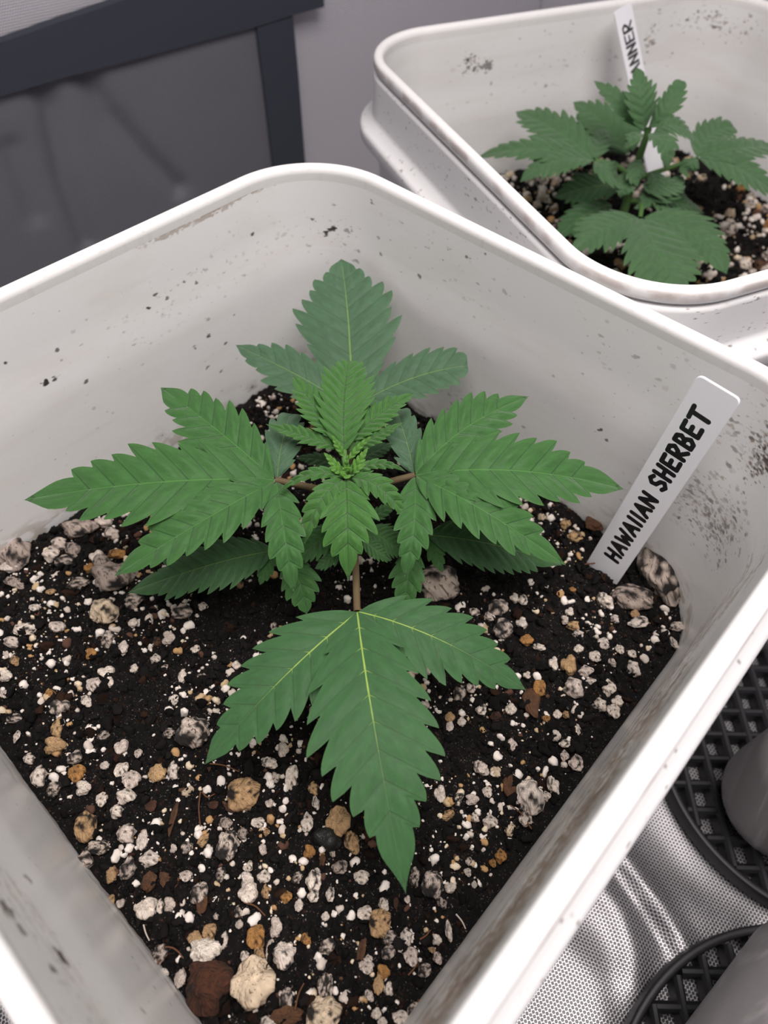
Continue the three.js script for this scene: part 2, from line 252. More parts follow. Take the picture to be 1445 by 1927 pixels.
// ---------------------------------------------------------------- soil
const SOIL1 = -0.105, SOIL2 = -0.1047;
const soilY = (x, z, seed) => 0.007 * (fbm(x * 22 + seed, z * 22, seed, 3) - 0.5);
function crumbs(x, z, seed) { const a = fbm(x * 180, z * 180, seed, 3), b = noise(x * 520, z * 520, seed + 3), c = noise(x * 1100, z * 1100, seed + 6); return 0.0042 * (a - 0.5) + 0.0016 * (b - 0.5) + 0.0008 * (c - 0.5); }
const soilTex = texture(1024, 1024, (x, y, i, j) => {
  const n = fbm(x * 60, y * 60, 3, 5), m = noise(x * 300, y * 300, 5), f = smooth(0.66, 0.8, fbm(x * 90, y * 220, 7, 3)), k = 0.02 + 0.04 * n + 0.03 * m;
  const w = smooth(0.86, 0.93, noise(x * 420, y * 420, 9)) * 0.35; return [k * 1.08 + f * 0.1 + w, k * 0.96 + f * 0.045 + w * 0.95, k * 0.93 + f * 0.02 + w * 0.9];
}, true);
const soilMat = phys({ specularIntensity: 0.35, map: soilTex, roughness: 0.95, bumpMap: texture(512, 512, (x, y) => { const k = fbm(x * 60, y * 60, 13, 5); return [k, k, k]; }), bumpScale: 0.0006 });
function soilGeo(level, n, seed) {
  const d = level * 0.022 - 0.0012 - 0.0001, r = CR + d, hw = C0 + r;
  return grid(n + 1, n + 1, (i, j) => {
    let x = mix(-hw, hw, i / n), z = mix(-hw, hw, j / n);
    const qx = Math.abs(x) - C0, qz = Math.abs(z) - C0, e = Math.hypot(qx, qz); if (qx > 0 && qz > 0 && e > r) { x = Math.sign(x) * (C0 + qx * r / e); z = Math.sign(z) * (C0 + qz * r / e); }
    return { p: V(x, level + soilY(x, z, seed) + crumbs(x, z, seed), z), uv: [x / 0.16, -z / 0.16] };
  }).scale(1, 1, 1);
}
// grid() winds for +y when u runs along x and v along -z, so flip
function flip(g) { const a = g.index.array; for (let i = 0; i < a.length; i += 3) { const t = a[i]; a[i] = a[i + 1]; a[i + 1] = t; } g.computeVertexNormals(); return g; }

// lumps: a few shapes of each kind, shared by all
function lumpGeo(seed, detail, rough, lobes = 0, soiled = 0) {   // soiled: how much soil sticks to it
  const g = mergeVertices(new THREE.IcosahedronGeometry(1, detail).deleteAttribute('normal').deleteAttribute('uv')), p = g.attributes.position, r = rng(seed), cs = [];
  for (let i = 0; i < lobes; i++) cs.push(V(r() - 0.5, r() - 0.5, r() - 0.5).normalize());
  const uv = [], col = [], limit = [0.95, 0.6, 0.545, 0.49][soiled];
  for (let i = 0; i < p.count; i++) {
    const v = V(p.getX(i), p.getY(i), p.getZ(i)); let k = 1 + rough * (fbm(v.x * 1.3 + seed, v.y * 1.3, v.z * 1.3, 2) - 0.5) * 1.5 + rough * 0.55 * (fbm(v.x * 3.4, v.y * 3.4 + seed, v.z * 3.4, 2) - 0.5) + rough * 0.22 * (noise(v.x * 9, v.y * 9 + seed, v.z * 9) - 0.5);
    for (const c of cs) k += 0.32 * smooth(0.55, 1, v.dot(c)) - 0.12 * smooth(0.35, 0.6, v.dot(c)) * smooth(0.8, 0.6, v.dot(c));
    uv.push(0.5 + 0.32 * v.x + 0.15 * v.y, 0.5 + 0.32 * v.z + 0.13 * v.y); p.setXYZ(i, v.x * k, v.y * k, v.z * k);
    const d = smooth(limit, limit + 0.05, fbm(v.x * 2.6 + seed, v.y * 2.6, v.z * 2.6 - seed, 5)), hole = detail > 3 ? smooth(0.76, 0.84, noise(v.x * 8.5 + seed, v.y * 8.5, v.z * 8.5)) * 0.75 : 0, a = mix(1, 0.4, hole);
    col.push(mix(a, 0.022, d), mix(a * 0.95, 0.019, d), mix(a * 0.9, 0.018, d));
  }
  g.setAttribute('color', new THREE.Float32BufferAttribute(col, 3));
  g.setAttribute('uv', new THREE.Float32BufferAttribute(uv, 2)); g.computeBoundingBox(); const b = g.boundingBox.getSize(V(0, 0, 0)), c = g.boundingBox.getCenter(V(0, 0, 0)); g.translate(-c.x, -c.y, -c.z); g.scale(2 / b.x, 2 / b.y, 2 / b.z); g.computeVertexNormals(); return g;
}
const lumps = [...Array(12)].map((_, i) => lumpGeo(31 + i * 7, 3, 0.62, (i >> 1) % 3, i % 4)), bigs = [...Array(8)].map((_, i) => lumpGeo(211 + i * 13, 5, 0.6, (i >> 1) % 3, i % 4)), shardGeo = [...Array(4)].map((_, i) => lumpGeo(401 + i * 5, 2, 0.9, 0));
const lumpFor = (list, kind, q) => { const n = list.length / 4, i = Math.floor(q * n) % n; return list[4 * i + (kind === 's' ? 3 : kind === 'c' ? 0 : kind === 'g' ? 2 : Math.floor(q * 977) % 3)]; };
function stoneTex(seed, base, pit, holes) {
  return texture(256, 256, (x, y) => { const n = fbm(x * 12, y * 12, seed, 5), h = smooth(1 - holes, 1.06 - holes, noise(x * 40, y * 40, seed + 2)), q = 0.84 + 0.34 * (n - 0.42); return base.map((c, k) => mix(c * q, pit[k], h * 0.6)); }, true);
}
const roughBump = texture(256, 256, (x, y) => { const k = fbm(x * 26, y * 20, 21, 4) - 0.5 * smooth(0.7, 0.8, noise(x * 34, y * 24, 7)); return [k, k, k]; });
const stone = (t) => std({ map: t, vertexColors: true, roughness: 0.9, bumpMap: roughBump, bumpScale: 0.0006 });
const K = {
  w: [stone(stoneTex(3, [0.93, 0.89, 0.86], [0.45, 0.38, 0.33], 0.09)), stone(stoneTex(5, [0.96, 0.92, 0.88], [0.5, 0.42, 0.36], 0.06)), stone(stoneTex(8, [0.9, 0.85, 0.82], [0.4, 0.33, 0.28], 0.14)), stone(stoneTex(9, [0.97, 0.93, 0.89], [0.6, 0.52, 0.45], 0.05))],
  c: [stone(stoneTex(10, [0.97, 0.94, 0.9], [0.62, 0.54, 0.48], 0.05))],
  s: [stone(stoneTex(13, [0.85, 0.8, 0.76], [0.2, 0.16, 0.14], 0.2)), stone(stoneTex(17, [0.83, 0.78, 0.75], [0.2, 0.16, 0.14], 0.24))],
  y: [stone(stoneTex(23, [0.9, 0.83, 0.73], [0.3, 0.23, 0.17], 0.16))],
  t: [stone(stoneTex(27, [0.76, 0.63, 0.47], [0.3, 0.22, 0.15], 0.12)), stone(stoneTex(28, [0.8, 0.67, 0.5], [0.34, 0.25, 0.17], 0.12))],
  o: [stone(stoneTex(33, [0.72, 0.53, 0.3], [0.32, 0.2, 0.1], 0.1))],
  g: [stone(stoneTex(37, [0.7, 0.65, 0.62], [0.22, 0.18, 0.16], 0.24))],
  b: [stone(stoneTex(41, [0.3, 0.18, 0.12], [0.16, 0.1, 0.07], 0.12)), stone(stoneTex(43, [0.36, 0.24, 0.15], [0.16, 0.1, 0.07], 0.12))],
  k: [std({ color: 0x151414, roughness: 0.55, bumpMap: roughBump, bumpScale: 0.0003 })],
};
const NAME = { w: 'perlite_lump', s: 'dirty_perlite_lump', y: 'cream_pumice_lump', t: 'tan_pumice_lump', o: 'ochre_pumice_lump', g: 'grey_pumice_lump', b: 'bark_chip', k: 'black_pebble' };
// a lump seen at (u, v), w x h pixels large, lying in soil of the given level
function place(m, u, v, w, h, level, seed, r, sink = 0.3) {
  const g0 = at(u, v, level), s0 = level + soilY(g0.x, g0.z, seed); let c = at(u, v, s0 + 0.001); const d = pix(c)[2], sx = w / 2 * d / F, sz = h / 2 * d / F / 0.93, sy = Math.min(sx, sz) * (0.75 + 0.2 * r());
  c = at(u, v, s0 + sy * (1 - 2 * sink) * 0.8 + 0.0008); m.position.copy(c); m.rotation.set((r() - 0.5) * 0.4, rad(41.9) + (r() - 0.5) * 0.35, (r() - 0.5) * 0.4, 'YXZ'); m.scale.set(sx * 1.04, sy * 1.05, sz * 1.04); return c;
}
const soil1 = thing('potting_soil', V(0, SOIL1, 0), 'dark crumbly potting soil full of white perlite in the near pail', 'soil');
part('soil_bed', flip(soilGeo(SOIL1, 340, 7)), soilMat, soil1);
const R1 = rng(77), taken = [];
function lump(kind, u, v, w, h, parent, level, seed, r) {
  const mats = K[kind], big = Math.max(w, h) > 45, flat = kind === 'b';
  const m = new THREE.Mesh(flat ? shardGeo[Math.floor(r() * 4)] : lumpFor(big ? bigs : lumps, kind, r()), mats[Math.floor(r() * mats.length)]);
  const c = place(m, u, v, w, h, level, seed, r); if (flat) m.scale.y *= 0.5; m.castShadow = m.receiveShadow = true; taken.push([c.x, c.z, m.scale.x]);
  m.name = numbered(NAME[kind]); m.position.sub(parent.position); parent.add(m); return m;
}
// large single stones: things of their own
function bigStone(kind, name, label, category, u, v, w, h, which, tall = 1, sink = 0.3) {
  const r = rng(u * 31 + v), m = new THREE.Mesh(bigs[which], K[kind][0]); const c = place(m, u, v, w, h, SOIL1, 7, r, sink); m.scale.y *= tall; m.castShadow = m.receiveShadow = true; m.name = numbered(name); taken.push([c.x, c.z, Math.max(m.scale.x, m.scale.z)]); scene.add(m); return tag(m, label, category);
}
bigStone('y', 'pumice_stone', 'large cream pitted stone beside the rust brown clump at the bottom soil edge', 'stone', 476, 1850, 80, 76, 0);
bigStone('c', 'perlite_chunk', 'clean white rounded perlite chunk just above the rust brown clump', 'stone', 386, 1794, 60, 46, 4);
bigStone('y', 'pumice_stone', 'cream pitted stone cut by the bottom edge of the photo', 'stone', 610, 1914, 64, 62, 1);
bigStone('t', 'pumice_stone', 'tan pitted stone below the left tip of the front leaf', 'stone', 460, 1495, 60, 54, 1);
bigStone('t', 'brown_stone', 'brown rounded stone touching the black pebble under the front leaf', 'stone', 637, 1546, 46, 50, 0);
bigStone('k', 'black_pebble', 'smooth black pebble between two brown stones under the front leaf', 'stone', 615, 1578, 58, 42, 5);
bigStone('s', 'pumice_stone', 'tall black and white mottled stone at the right corner behind the name tag', 'stone', 1243, 1073, 82, 128, 3, 0.8, 0.25);
bigStone('g', 'pumice_stone', 'greyish mottled stone lying at the foot of the name tag', 'stone', 1190, 1124, 74, 46, 6);
bigStone('s', 'perlite_chunk', 'large speckled white chunk behind the right lobe of the front leaf', 'stone', 826, 1098, 72, 66, 6);
bigStone('g', 'pumice_stone', 'pinkish grey stone at the left edge of the photo against the pail wall', 'stone', 24, 1040, 66, 76, 5, 0.8);
bigStone('g', 'pumice_stone', 'grey rounded stone poking out under the dark left leaf', 'stone', 216, 1086, 80, 62, 2);
bigStone('y', 'pumice_stone', 'pale pinkish stone with a notch left of the dark lower leaf', 'stone', 196, 1150, 56, 50, 5);
bigStone('s', 'perlite_chunk', 'white chunk with black soil patches left of the front leaf lobe tip', 'stone', 362, 1378, 62, 54, 7);
bigStone('w', 'pumice_stone', 'pinkish white oval stone near the lower right pail wall', 'stone', 996, 1498, 56, 64, 5);
{ const m = bigStone('b', 'coir_clump', 'rust brown fibrous clump beside the large cream stone', 'clump', 392, 1858, 88, 82, 4, 0.8); m.material = std({ vertexColors: true, map: texture(256, 256, (x, y) => { const a = fbm(x * 14, y * 46, 3, 4), b = fbm(x * 44, y * 12, 9, 4), k = 0.55 + 0.9 * (Math.max(a, b) - 0.4), d = smooth(0.6, 0.75, fbm(x * 6, y * 6, 5, 4)); return [mix(0.36 * k, 0.12, d), mix(0.205 * k, 0.09, d), mix(0.125 * k, 0.08, d)]; }, true), roughness: 1, bumpMap: texture(256, 256, (x, y) => { const k = Math.max(fbm(x * 14, y * 46, 3, 4), fbm(x * 44, y * 12, 9, 4)); return [k, k, k]; }), bumpScale: 0.0012 }); }
bigStone('t', 'pumice_stone', 'tan stone with a dark pit below the tip of the front leaf', 'stone', 716, 1737, 42, 44, 1);

const pieces = {
  w: [65, 1144, 25, 15, 46, 1184, 46, 25, 107, 1180, 33, 22, 22, 1207, 33, 20, 231, 1219, 22, 30, 318, 1201, 24, 23, 199, 1265, 30, 21, 176, 1288, 26, 25, 205, 1285, 20, 22, 163, 1320, 22, 20, 72, 1460, 30, 38, 227, 1406, 24, 26, 246, 1468, 36, 32, 228, 1449, 24, 28, 325, 1449, 22, 32, 158, 1483, 28, 24, 250, 1172, 18, 18, 382, 1141, 20, 15, 11, 1233, 14, 16, 12, 1272, 25, 20, 10, 1305, 20, 17, 32, 1385, 12, 25, 54, 1427, 22, 20, 293, 1240, 19, 19, 310, 1256, 12, 12, 252, 1258, 17, 17, 367, 1222, 17, 14, 343, 1272, 17, 26, 260, 1418, 16, 16, 197, 1440, 19, 15, 191, 1505, 22, 26, 238, 1498, 36, 28, 219, 1525, 25, 22, 237, 1568, 37, 34, 268, 1580, 22, 37, 281, 1616, 36, 30, 273, 1709, 42, 34, 300, 1705, 16, 25, 320, 1702, 22, 24, 226, 1700, 15, 15, 310, 1832, 17, 17, 339, 1840, 24, 30, 349, 1649, 26, 19, 327, 1597, 14, 14, 507, 1436, 30, 20, 549, 1464, 24, 42, 534, 1411, 20, 25, 442, 1475, 17, 14, 506, 1512, 15, 15, 594, 1511, 15, 24, 578, 1549, 23, 39, 485, 1548, 25, 17, 625, 1602, 12, 19, 466, 1630, 18, 18, 466, 1657, 25, 28, 466, 1681, 36, 31, 496, 1650, 25, 25, 590, 1655, 30, 36, 680, 1651, 31, 23, 589, 1685, 22, 22, 621, 1682, 17, 25, 535, 1797, 44, 46, 507, 1789, 14, 38, 461, 1801, 18, 18, 419, 1770, 21, 30, 520, 1745, 22, 32, 612, 1724, 16, 16, 562, 1703, 17, 22, 450, 1739, 16, 15, 406, 1724, 11, 11, 505, 1923, 30, 18],
  x: [686, 1718, 28, 22, 722, 1702, 20, 20, 763, 1762, 25, 28, 756, 1784, 19, 17, 773, 1801, 28, 31, 693, 1805, 17, 15, 689, 1820, 30, 21, 729, 1857, 21, 28, 694, 1874, 18, 18, 823, 1769, 18, 17, 823, 1803, 17, 19, 844, 1752, 14, 33, 880, 1642, 14, 14, 892, 1664, 11, 13, 882, 1621, 14, 14, 708, 1907, 19, 19, 754, 1917, 33, 25, 719, 1922, 19, 15, 766, 1693, 11, 13, 919, 1160, 19, 19, 983, 1129, 19, 19, 967, 1126, 17, 17, 981, 1173, 21, 21, 1138, 1131, 31, 28, 1071, 1152, 16, 16, 1064, 1167, 15, 16, 1088, 1193, 22, 17, 1088, 1221, 19, 16, 1014, 1218, 24, 14, 1041, 1249, 17, 26, 1102, 1263, 29, 21, 1078, 1292, 38, 38, 1111, 1282, 21, 12, 1145, 1294, 26, 31, 1128, 1325, 26, 24, 1154, 1339, 26, 26, 1161, 1320, 22, 19, 1007, 1318, 16, 19, 991, 1271, 14, 14, 884, 1294, 21, 21, 905, 1335, 21, 21, 960, 1334, 22, 21, 1047, 1385, 17, 19, 1062, 1399, 22, 14, 1083, 1436, 28, 28, 1062, 1422, 16, 21, 1048, 1344, 17, 17, 1190, 1257, 26, 31, 1189, 1230, 16, 16, 1166, 1223, 17, 17, 1273, 1178, 28, 19, 1268, 1211, 14, 24, 1200, 1171, 40, 21, 1156, 1164, 17, 17, 1119, 1235, 21, 21, 1135, 1211, 21, 21, 905, 1446, 28, 26, 988, 1541, 26, 26, 1040, 1479, 24, 31, 917, 1491, 19, 19, 889, 1505, 26, 17, 827, 1494, 21, 28, 1028, 1498, 17, 17, 922, 1546, 28, 24, 893, 1538, 17, 17, 868, 1358, 17, 17, 846, 1366, 16, 20, 111, 1022, 31, 24, 97, 1043, 31, 28, 180, 1048, 24, 24, 194, 982, 31, 21, 211, 1005, 28, 24, 17, 1066, 40, 22],
  s: [250, 1132, 42, 28, 343, 1150, 40, 28, 203, 1204, 30, 30, 113, 1331, 33, 28, 142, 1425, 28, 25, 101, 1486, 30, 25, 158, 1620, 38, 32, 183, 1595, 47, 25, 241, 1633, 30, 38, 299, 1799, 33, 38, 375, 1680, 30, 34, 427, 1591, 42, 52, 415, 1646, 21, 24, 560, 1652, 22, 18, 615, 1786, 34, 31, 538, 1882, 25, 36, 611, 1858, 30, 46, 450, 1714, 18, 20, 733, 1766, 29, 25, 731, 1792, 26, 22, 799, 1826, 24, 22, 781, 1650, 21, 31, 813, 1664, 42, 46, 779, 1904, 26, 28, 318, 1380, 25, 17, 28, 1352, 33, 17, 121, 1055, 38, 21, 946, 1183, 38, 38, 938, 1143, 38, 31, 865, 1304, 24, 28, 149, 1098, 42, 21],
  t: [95, 1114, 20, 12, 108, 1368, 24, 36, 105, 1403, 40, 28, 296, 1454, 38, 32, 28, 1244, 17, 17, 162, 1555, 40, 52, 209, 1646, 25, 28, 206, 1702, 17, 30, 589, 1483, 21, 24, 502, 1566, 13, 13, 662, 1586, 30, 36, 499, 1677, 17, 24, 488, 1794, 20, 20, 394, 1753, 25, 25, 366, 1764, 28, 22, 712, 1852, 21, 33, 813, 1788, 15, 10, 1078, 1176, 26, 19, 1069, 1252, 29, 38, 1064, 1344, 14, 14, 1194, 1155, 17, 17, 846, 1349, 20, 18, 1063, 986, 20, 20, 1081, 1010, 30, 25, 621, 1858, 12, 12],
  o: [172, 1230, 22, 19, 144, 1456, 32, 32, 583, 1603, 22, 22, 539, 1688, 22, 22, 481, 1764, 33, 38, 576, 1767, 19, 19, 722, 1830, 25, 25, 942, 1611, 22, 25, 927, 1625, 14, 14, 990, 1204, 26, 21, 1015, 1294, 24, 28, 1028, 1353, 17, 14, 166, 1069, 19, 17, 221, 1043, 36, 20, 1076, 1110, 15, 11],
  g: [138, 1036, 28, 28, 28, 1097, 42, 19, 639, 1631, 30, 22, 150, 995, 66, 40, 426, 1551, 28, 22, 456, 1567, 20, 20, 190, 1057, 34, 32],
  b: [316, 1658, 40, 28, 280, 1660, 28, 34, 282, 1516, 24, 22, 539, 1913, 62, 34, 380, 1700, 20, 34, 400, 1515, 22, 14, 325, 1540, 12, 60, 1120, 985, 40, 36, 394, 1430, 12, 40, 680, 1790, 16, 44, 1000, 1320, 34, 60, 960, 1480, 30, 40, 605, 1622, 14, 26, 745, 1700, 10, 20, 435, 1520, 30, 16],
};
pieces.w.push(...pieces.x); delete pieces.x;
for (const kind of ['w', 's', 't', 'o', 'g', 'b']) for (let i = 0; i < pieces[kind].length; i += 4) lump(kind, ...pieces[kind].slice(i, i + 4), soil1, SOIL1, 7, R1);
// small grains between them: some picked apart, the rest one mass
function scatter(parent, level, seed, r, count, singles, pos, turn, small, big, k = 1) {
  const kinds = 'wwwwwwwsstoyb', made = [], co = Math.cos(turn), si = Math.sin(turn);
  while (made.length < count) {
    const lx = (r() * 2 - 1) * (HW - 0.006), lz = (r() * 2 - 1) * (HW - 0.006); if (!inside(lx, lz, -0.008)) continue;
    const x = pos.x + k * (lx * co + lz * si), z = pos.z + k * (-lx * si + lz * co), clump = fbm(x * 40, z * 40, seed + 8, 2); if (clump < 0.36 + 0.2 * r()) continue;
    const size = mix(small, big, r() ** 3.2); if (size > 0.0014 && taken.some((t) => Math.hypot(t[0] - x, t[1] - z) < t[2] * 0.9 + size)) continue;
    made.push({ x, z, lx, lz, size, kind: kinds[Math.floor(r() * kinds.length)], a: r() * 6.28, e: 0.65 + 0.5 * r(), f: 0.7 + 0.6 * r() });
  }
  made.sort((a, b) => b.size - a.size);
  const q = new THREE.Object3D(), set = (o, m) => { o.position.set(m.x, level + soilY(m.lx, m.lz, seed) + crumbs(m.lx, m.lz, seed) + m.size * 0.25, m.z).sub(parent.position); o.rotation.set(m.a, m.a * 2, m.a * 3); o.scale.set(m.size * m.f, m.size * m.e, m.size); };
  made.slice(0, singles).forEach((m) => { const mats = K[m.kind], o = new THREE.Mesh(lumpFor(lumps, m.kind, m.a / 6.29), mats[Math.floor(m.e * 50) % mats.length]); set(o, m); o.name = numbered(NAME[m.kind]); o.castShadow = o.receiveShadow = true; parent.add(o); });
  const rest = made.slice(singles), grain = lumpGeo(901, 1, 0.9), mass = new THREE.InstancedMesh(grain, std({ roughness: 0.95 }), rest.length), tint = { w: [0.75, 0.68, 0.62], s: [0.55, 0.48, 0.42], t: [0.48, 0.35, 0.21], o: [0.42, 0.25, 0.11], y: [0.66, 0.55, 0.4], b: [0.08, 0.035, 0.02] };
  rest.forEach((m, i) => { set(q, m); q.updateMatrix(); mass.setMatrixAt(i, q.matrix); mass.setColorAt(i, new THREE.Color().setRGB(...tint[m.kind])); });
  mass.name = numbered('perlite_crumbs'); mass.userData.kind = 'stuff'; mass.castShadow = mass.receiveShadow = true; parent.add(mass);
  const clods = new THREE.InstancedMesh(lumpGeo(905, 1, 1.1), phys({ color: 0xffffff, roughness: 1, specularIntensity: 0.35 }), count * 2);
  for (let i = 0; i < count * 2; i++) {
    let lx, lz; do { lx = (r() * 2 - 1) * (HW - 0.005); lz = (r() * 2 - 1) * (HW - 0.005); } while (!inside(lx, lz, -0.006));
    const s = mix(0.0006, 0.0026, r() ** 3); set(q, { x: pos.x + k * (lx * co + lz * si), z: pos.z + k * (-lx * si + lz * co), lx, lz, size: s, a: r() * 6, e: 0.6 + 0.4 * r(), f: 0.8 + 0.8 * r() }); q.updateMatrix(); clods.setMatrixAt(i, q.matrix);
    const q2 = 0.0025 + 0.006 * r(), b = r() < 0.1 ? 3 : 1; clods.setColorAt(i, new THREE.Color().setRGB(q2 * 1.1 * b, q2 * 0.95 * (b > 1 ? 1.6 : 1), q2 * 0.9));
  }
  clods.name = numbered('soil_crumbs'); clods.userData.kind = 'stuff'; clods.castShadow = clods.receiveShadow = true; parent.add(clods);
}
const nPieces = Object.values(pieces).reduce((s, a) => s + a.length / 4, 0);
scatter(soil1, SOIL1, 7, rng(5), 3600, Math.max(0, 296 - nPieces), V(0, 0, 0), 0, 0.00035, 0.0021);
// fibres and rootlets lying on the soil
const fibreMat = std({ color: 0x5d3a22, roughness: 0.9 }), paleFibre = std({ color: 0xb9ada0, roughness: 0.8 });
[[[[303, 1790], [310, 1783], [325, 1784], [338, 1794], [344, 1803]], 0], [[[310, 1786], [304, 1800], [296, 1815]], 0], [[[459, 1698], [480, 1705], [499, 1723]], 0], [[[270, 1740], [274, 1755], [281, 1770]], 1], [[[395, 1437], [420, 1440], [450, 1452]], 0], [[[380, 1490], [390, 1500], [404, 1494]], 0], [[[377, 1490], [374, 1520], [377, 1555]], 0], [[[1100, 1062], [1130, 1058], [1160, 1054]], 0], [[[858, 1720], [870, 1735], [876, 1748]], 1], [[[786, 1884], [800, 1877], [815, 1868]], 0], [[[768, 1835], [778, 1824], [784, 1815]], 0], [[[790, 1768], [802, 1760], [810, 1750]], 0], [[[834, 1832], [845, 1822], [848, 1815]], 0], [[[555, 1900], [562, 1870], [572, 1850]], 0], [[[1000, 1560], [980, 1530], [960, 1515]], 0]].forEach(([pts, pale]) =>
  part('fibre', tube(pts.map(([u, v]) => { const p = at(u, v, SOIL1); return at(u, v, SOIL1 + soilY(p.x, p.z, 7) + 0.0028); }), [0.0003, 0.00022], 5), pale ? paleFibre : fibreMat, soil1));
const soil2 = thing('potting_soil', V(P2.pos.x, SOIL2, P2.pos.z), 'dark perlite-flecked potting soil in the far pail', 'soil');
{ const g = flip(soilGeo((SOIL2 - P2.pos.y) / P2.k, 160, 12)); g.scale(P2.k, P2.k, P2.k); g.rotateY(P2.turn); g.translate(P2.pos.x, P2.pos.y, P2.pos.z); part('soil_bed', g, soilMat, soil2); }
scatter(soil2, SOIL2, 12, rng(9), 1900, 200, P2.pos, P2.turn, 0.0005, 0.0046, P2.k);

// ---------------------------------------------------------------- leaves
const VEIN = 0.84;                                               // where in a tooth the side vein ends
function leafTex(seed, base, vein, mid, midWide, vary, teeth) {   // one tile holds so many teeth; a tile of all teeth of a leaflet lets its midrib taper
  return texture(teeth > 4 ? 1024 : 512, 512, (x, y) => {
    const t = Math.abs(y - 0.5) * 2, f = (x * teeth) % 1, df = Math.min(Math.abs(f - VEIN), Math.abs(f + 1 - VEIN), Math.abs(f - 1 - VEIN)), q4 = teeth / 4, n = fbm(x * 16 * q4, y * 16, seed, 4), net = 1 - smooth(0, 0.09, Math.abs(noise(x * 34 * q4, y * 22, seed + 3) - 0.5));
    let c = base.map((b) => b * (1 + vary * (n - 0.5) + 0.06 * (noise(x * 180 * q4, y * 180, seed) - 0.5)));
    const whole = teeth > 4, fade = whole ? smooth(0.72, 0.35, x + 0.1 * (noise(x * 40, 2) - 0.5)) : 1, wide = whole ? midWide * (1.25 - 0.95 * x) : midWide;
    const v = smooth(0.05, 0.012, df) * (1 - 0.5 * t) * 0.9 + net * 0.07, stub = whole ? smooth(0.04, 0.01, df) * smooth(0.16, 0.02, t) * fade : 0, m = Math.max(smooth(wide, wide * 0.45, t) * mix(0.35, 1, fade), stub * 0.8);  // side veins drawn darker, with their groove shade put into the colour
    c = c.map((q, k) => mix(mix(q, vein[k], v), mid[k], m)); const e = smooth(0.88, 1, t) * 0.3; return c.map((q, k) => mix(q, base[k] * [1.25, 1.12, 1.0][k], e));
  }, true);
}
const bumpTex = (teeth) => texture(teeth > 4 ? 1024 : 512, 512, (x, y) => {
  const q4 = teeth / 4, t = Math.abs(y - 0.5) * 2, f = (x * teeth) % 1, df = Math.min(Math.abs(f - VEIN), Math.abs(f + 1 - VEIN), Math.abs(f - 1 - VEIN)), g = fbm(x * 40 * q4, y * 40, 31, 3), net = 1 - smooth(0, 0.12, Math.abs(noise(x * 34 * q4, y * 22, 6) - 0.5));
  const k = 0.8 - 0.5 * smooth(0.06, 0.0, df) * (1 - 0.5 * t) - 0.4 * smooth(0.04, 0.0, t) - 0.1 * net + 0.16 * (g - 0.5); return [k, k, k];
});
const leafBump = bumpTex(4), wholeBump = bumpTex(9);
const leafMat = (seed, base, vein, mid, midWide = 0.035, vary = 0.22, bump = 0.0004, teeth = 4) => phys({ userData: { teeth }, map: leafTex(seed, base, vein, mid, midWide, vary, teeth), bumpMap: teeth > 4 ? wholeBump : leafBump, bumpScale: bump, roughness: 0.92, transmission: 0.26, thickness: 0, clearcoat: 0.16, clearcoatRoughness: 0.4, side: THREE.DoubleSide });
const LM = {
  front: leafMat(3, [0.205, 0.39, 0.2], [0.2, 0.36, 0.18], [0.62, 0.74, 0.34], 0.024, 0.22, 0.0004, 9),
  mid: leafMat(7, [0.22, 0.42, 0.175], [0.16, 0.32, 0.14], [0.3, 0.52, 0.22], 0.025),
  back: leafMat(11, [0.27, 0.41, 0.29], [0.22, 0.37, 0.24], [0.46, 0.6, 0.3], 0.022),
  young: leafMat(15, [0.24, 0.45, 0.16], [0.15, 0.33, 0.1], [0.19, 0.38, 0.12], 0.03, 0.22, 0.0005),
  tip: leafMat(19, [0.36, 0.59, 0.17], [0.26, 0.47, 0.12], [0.34, 0.56, 0.16], 0.04),
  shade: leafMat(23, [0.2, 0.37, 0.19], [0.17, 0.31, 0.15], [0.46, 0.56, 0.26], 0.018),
  far: leafMat(27, [0.29, 0.44, 0.27], [0.21, 0.39, 0.22], [0.28, 0.48, 0.26], 0.025),
};
const rows = [0, 0.06, 0.16, 0.3, 0.45, 0.6, 0.74, 0.84, 0.9, 0.96];
let leafSeed = 1;
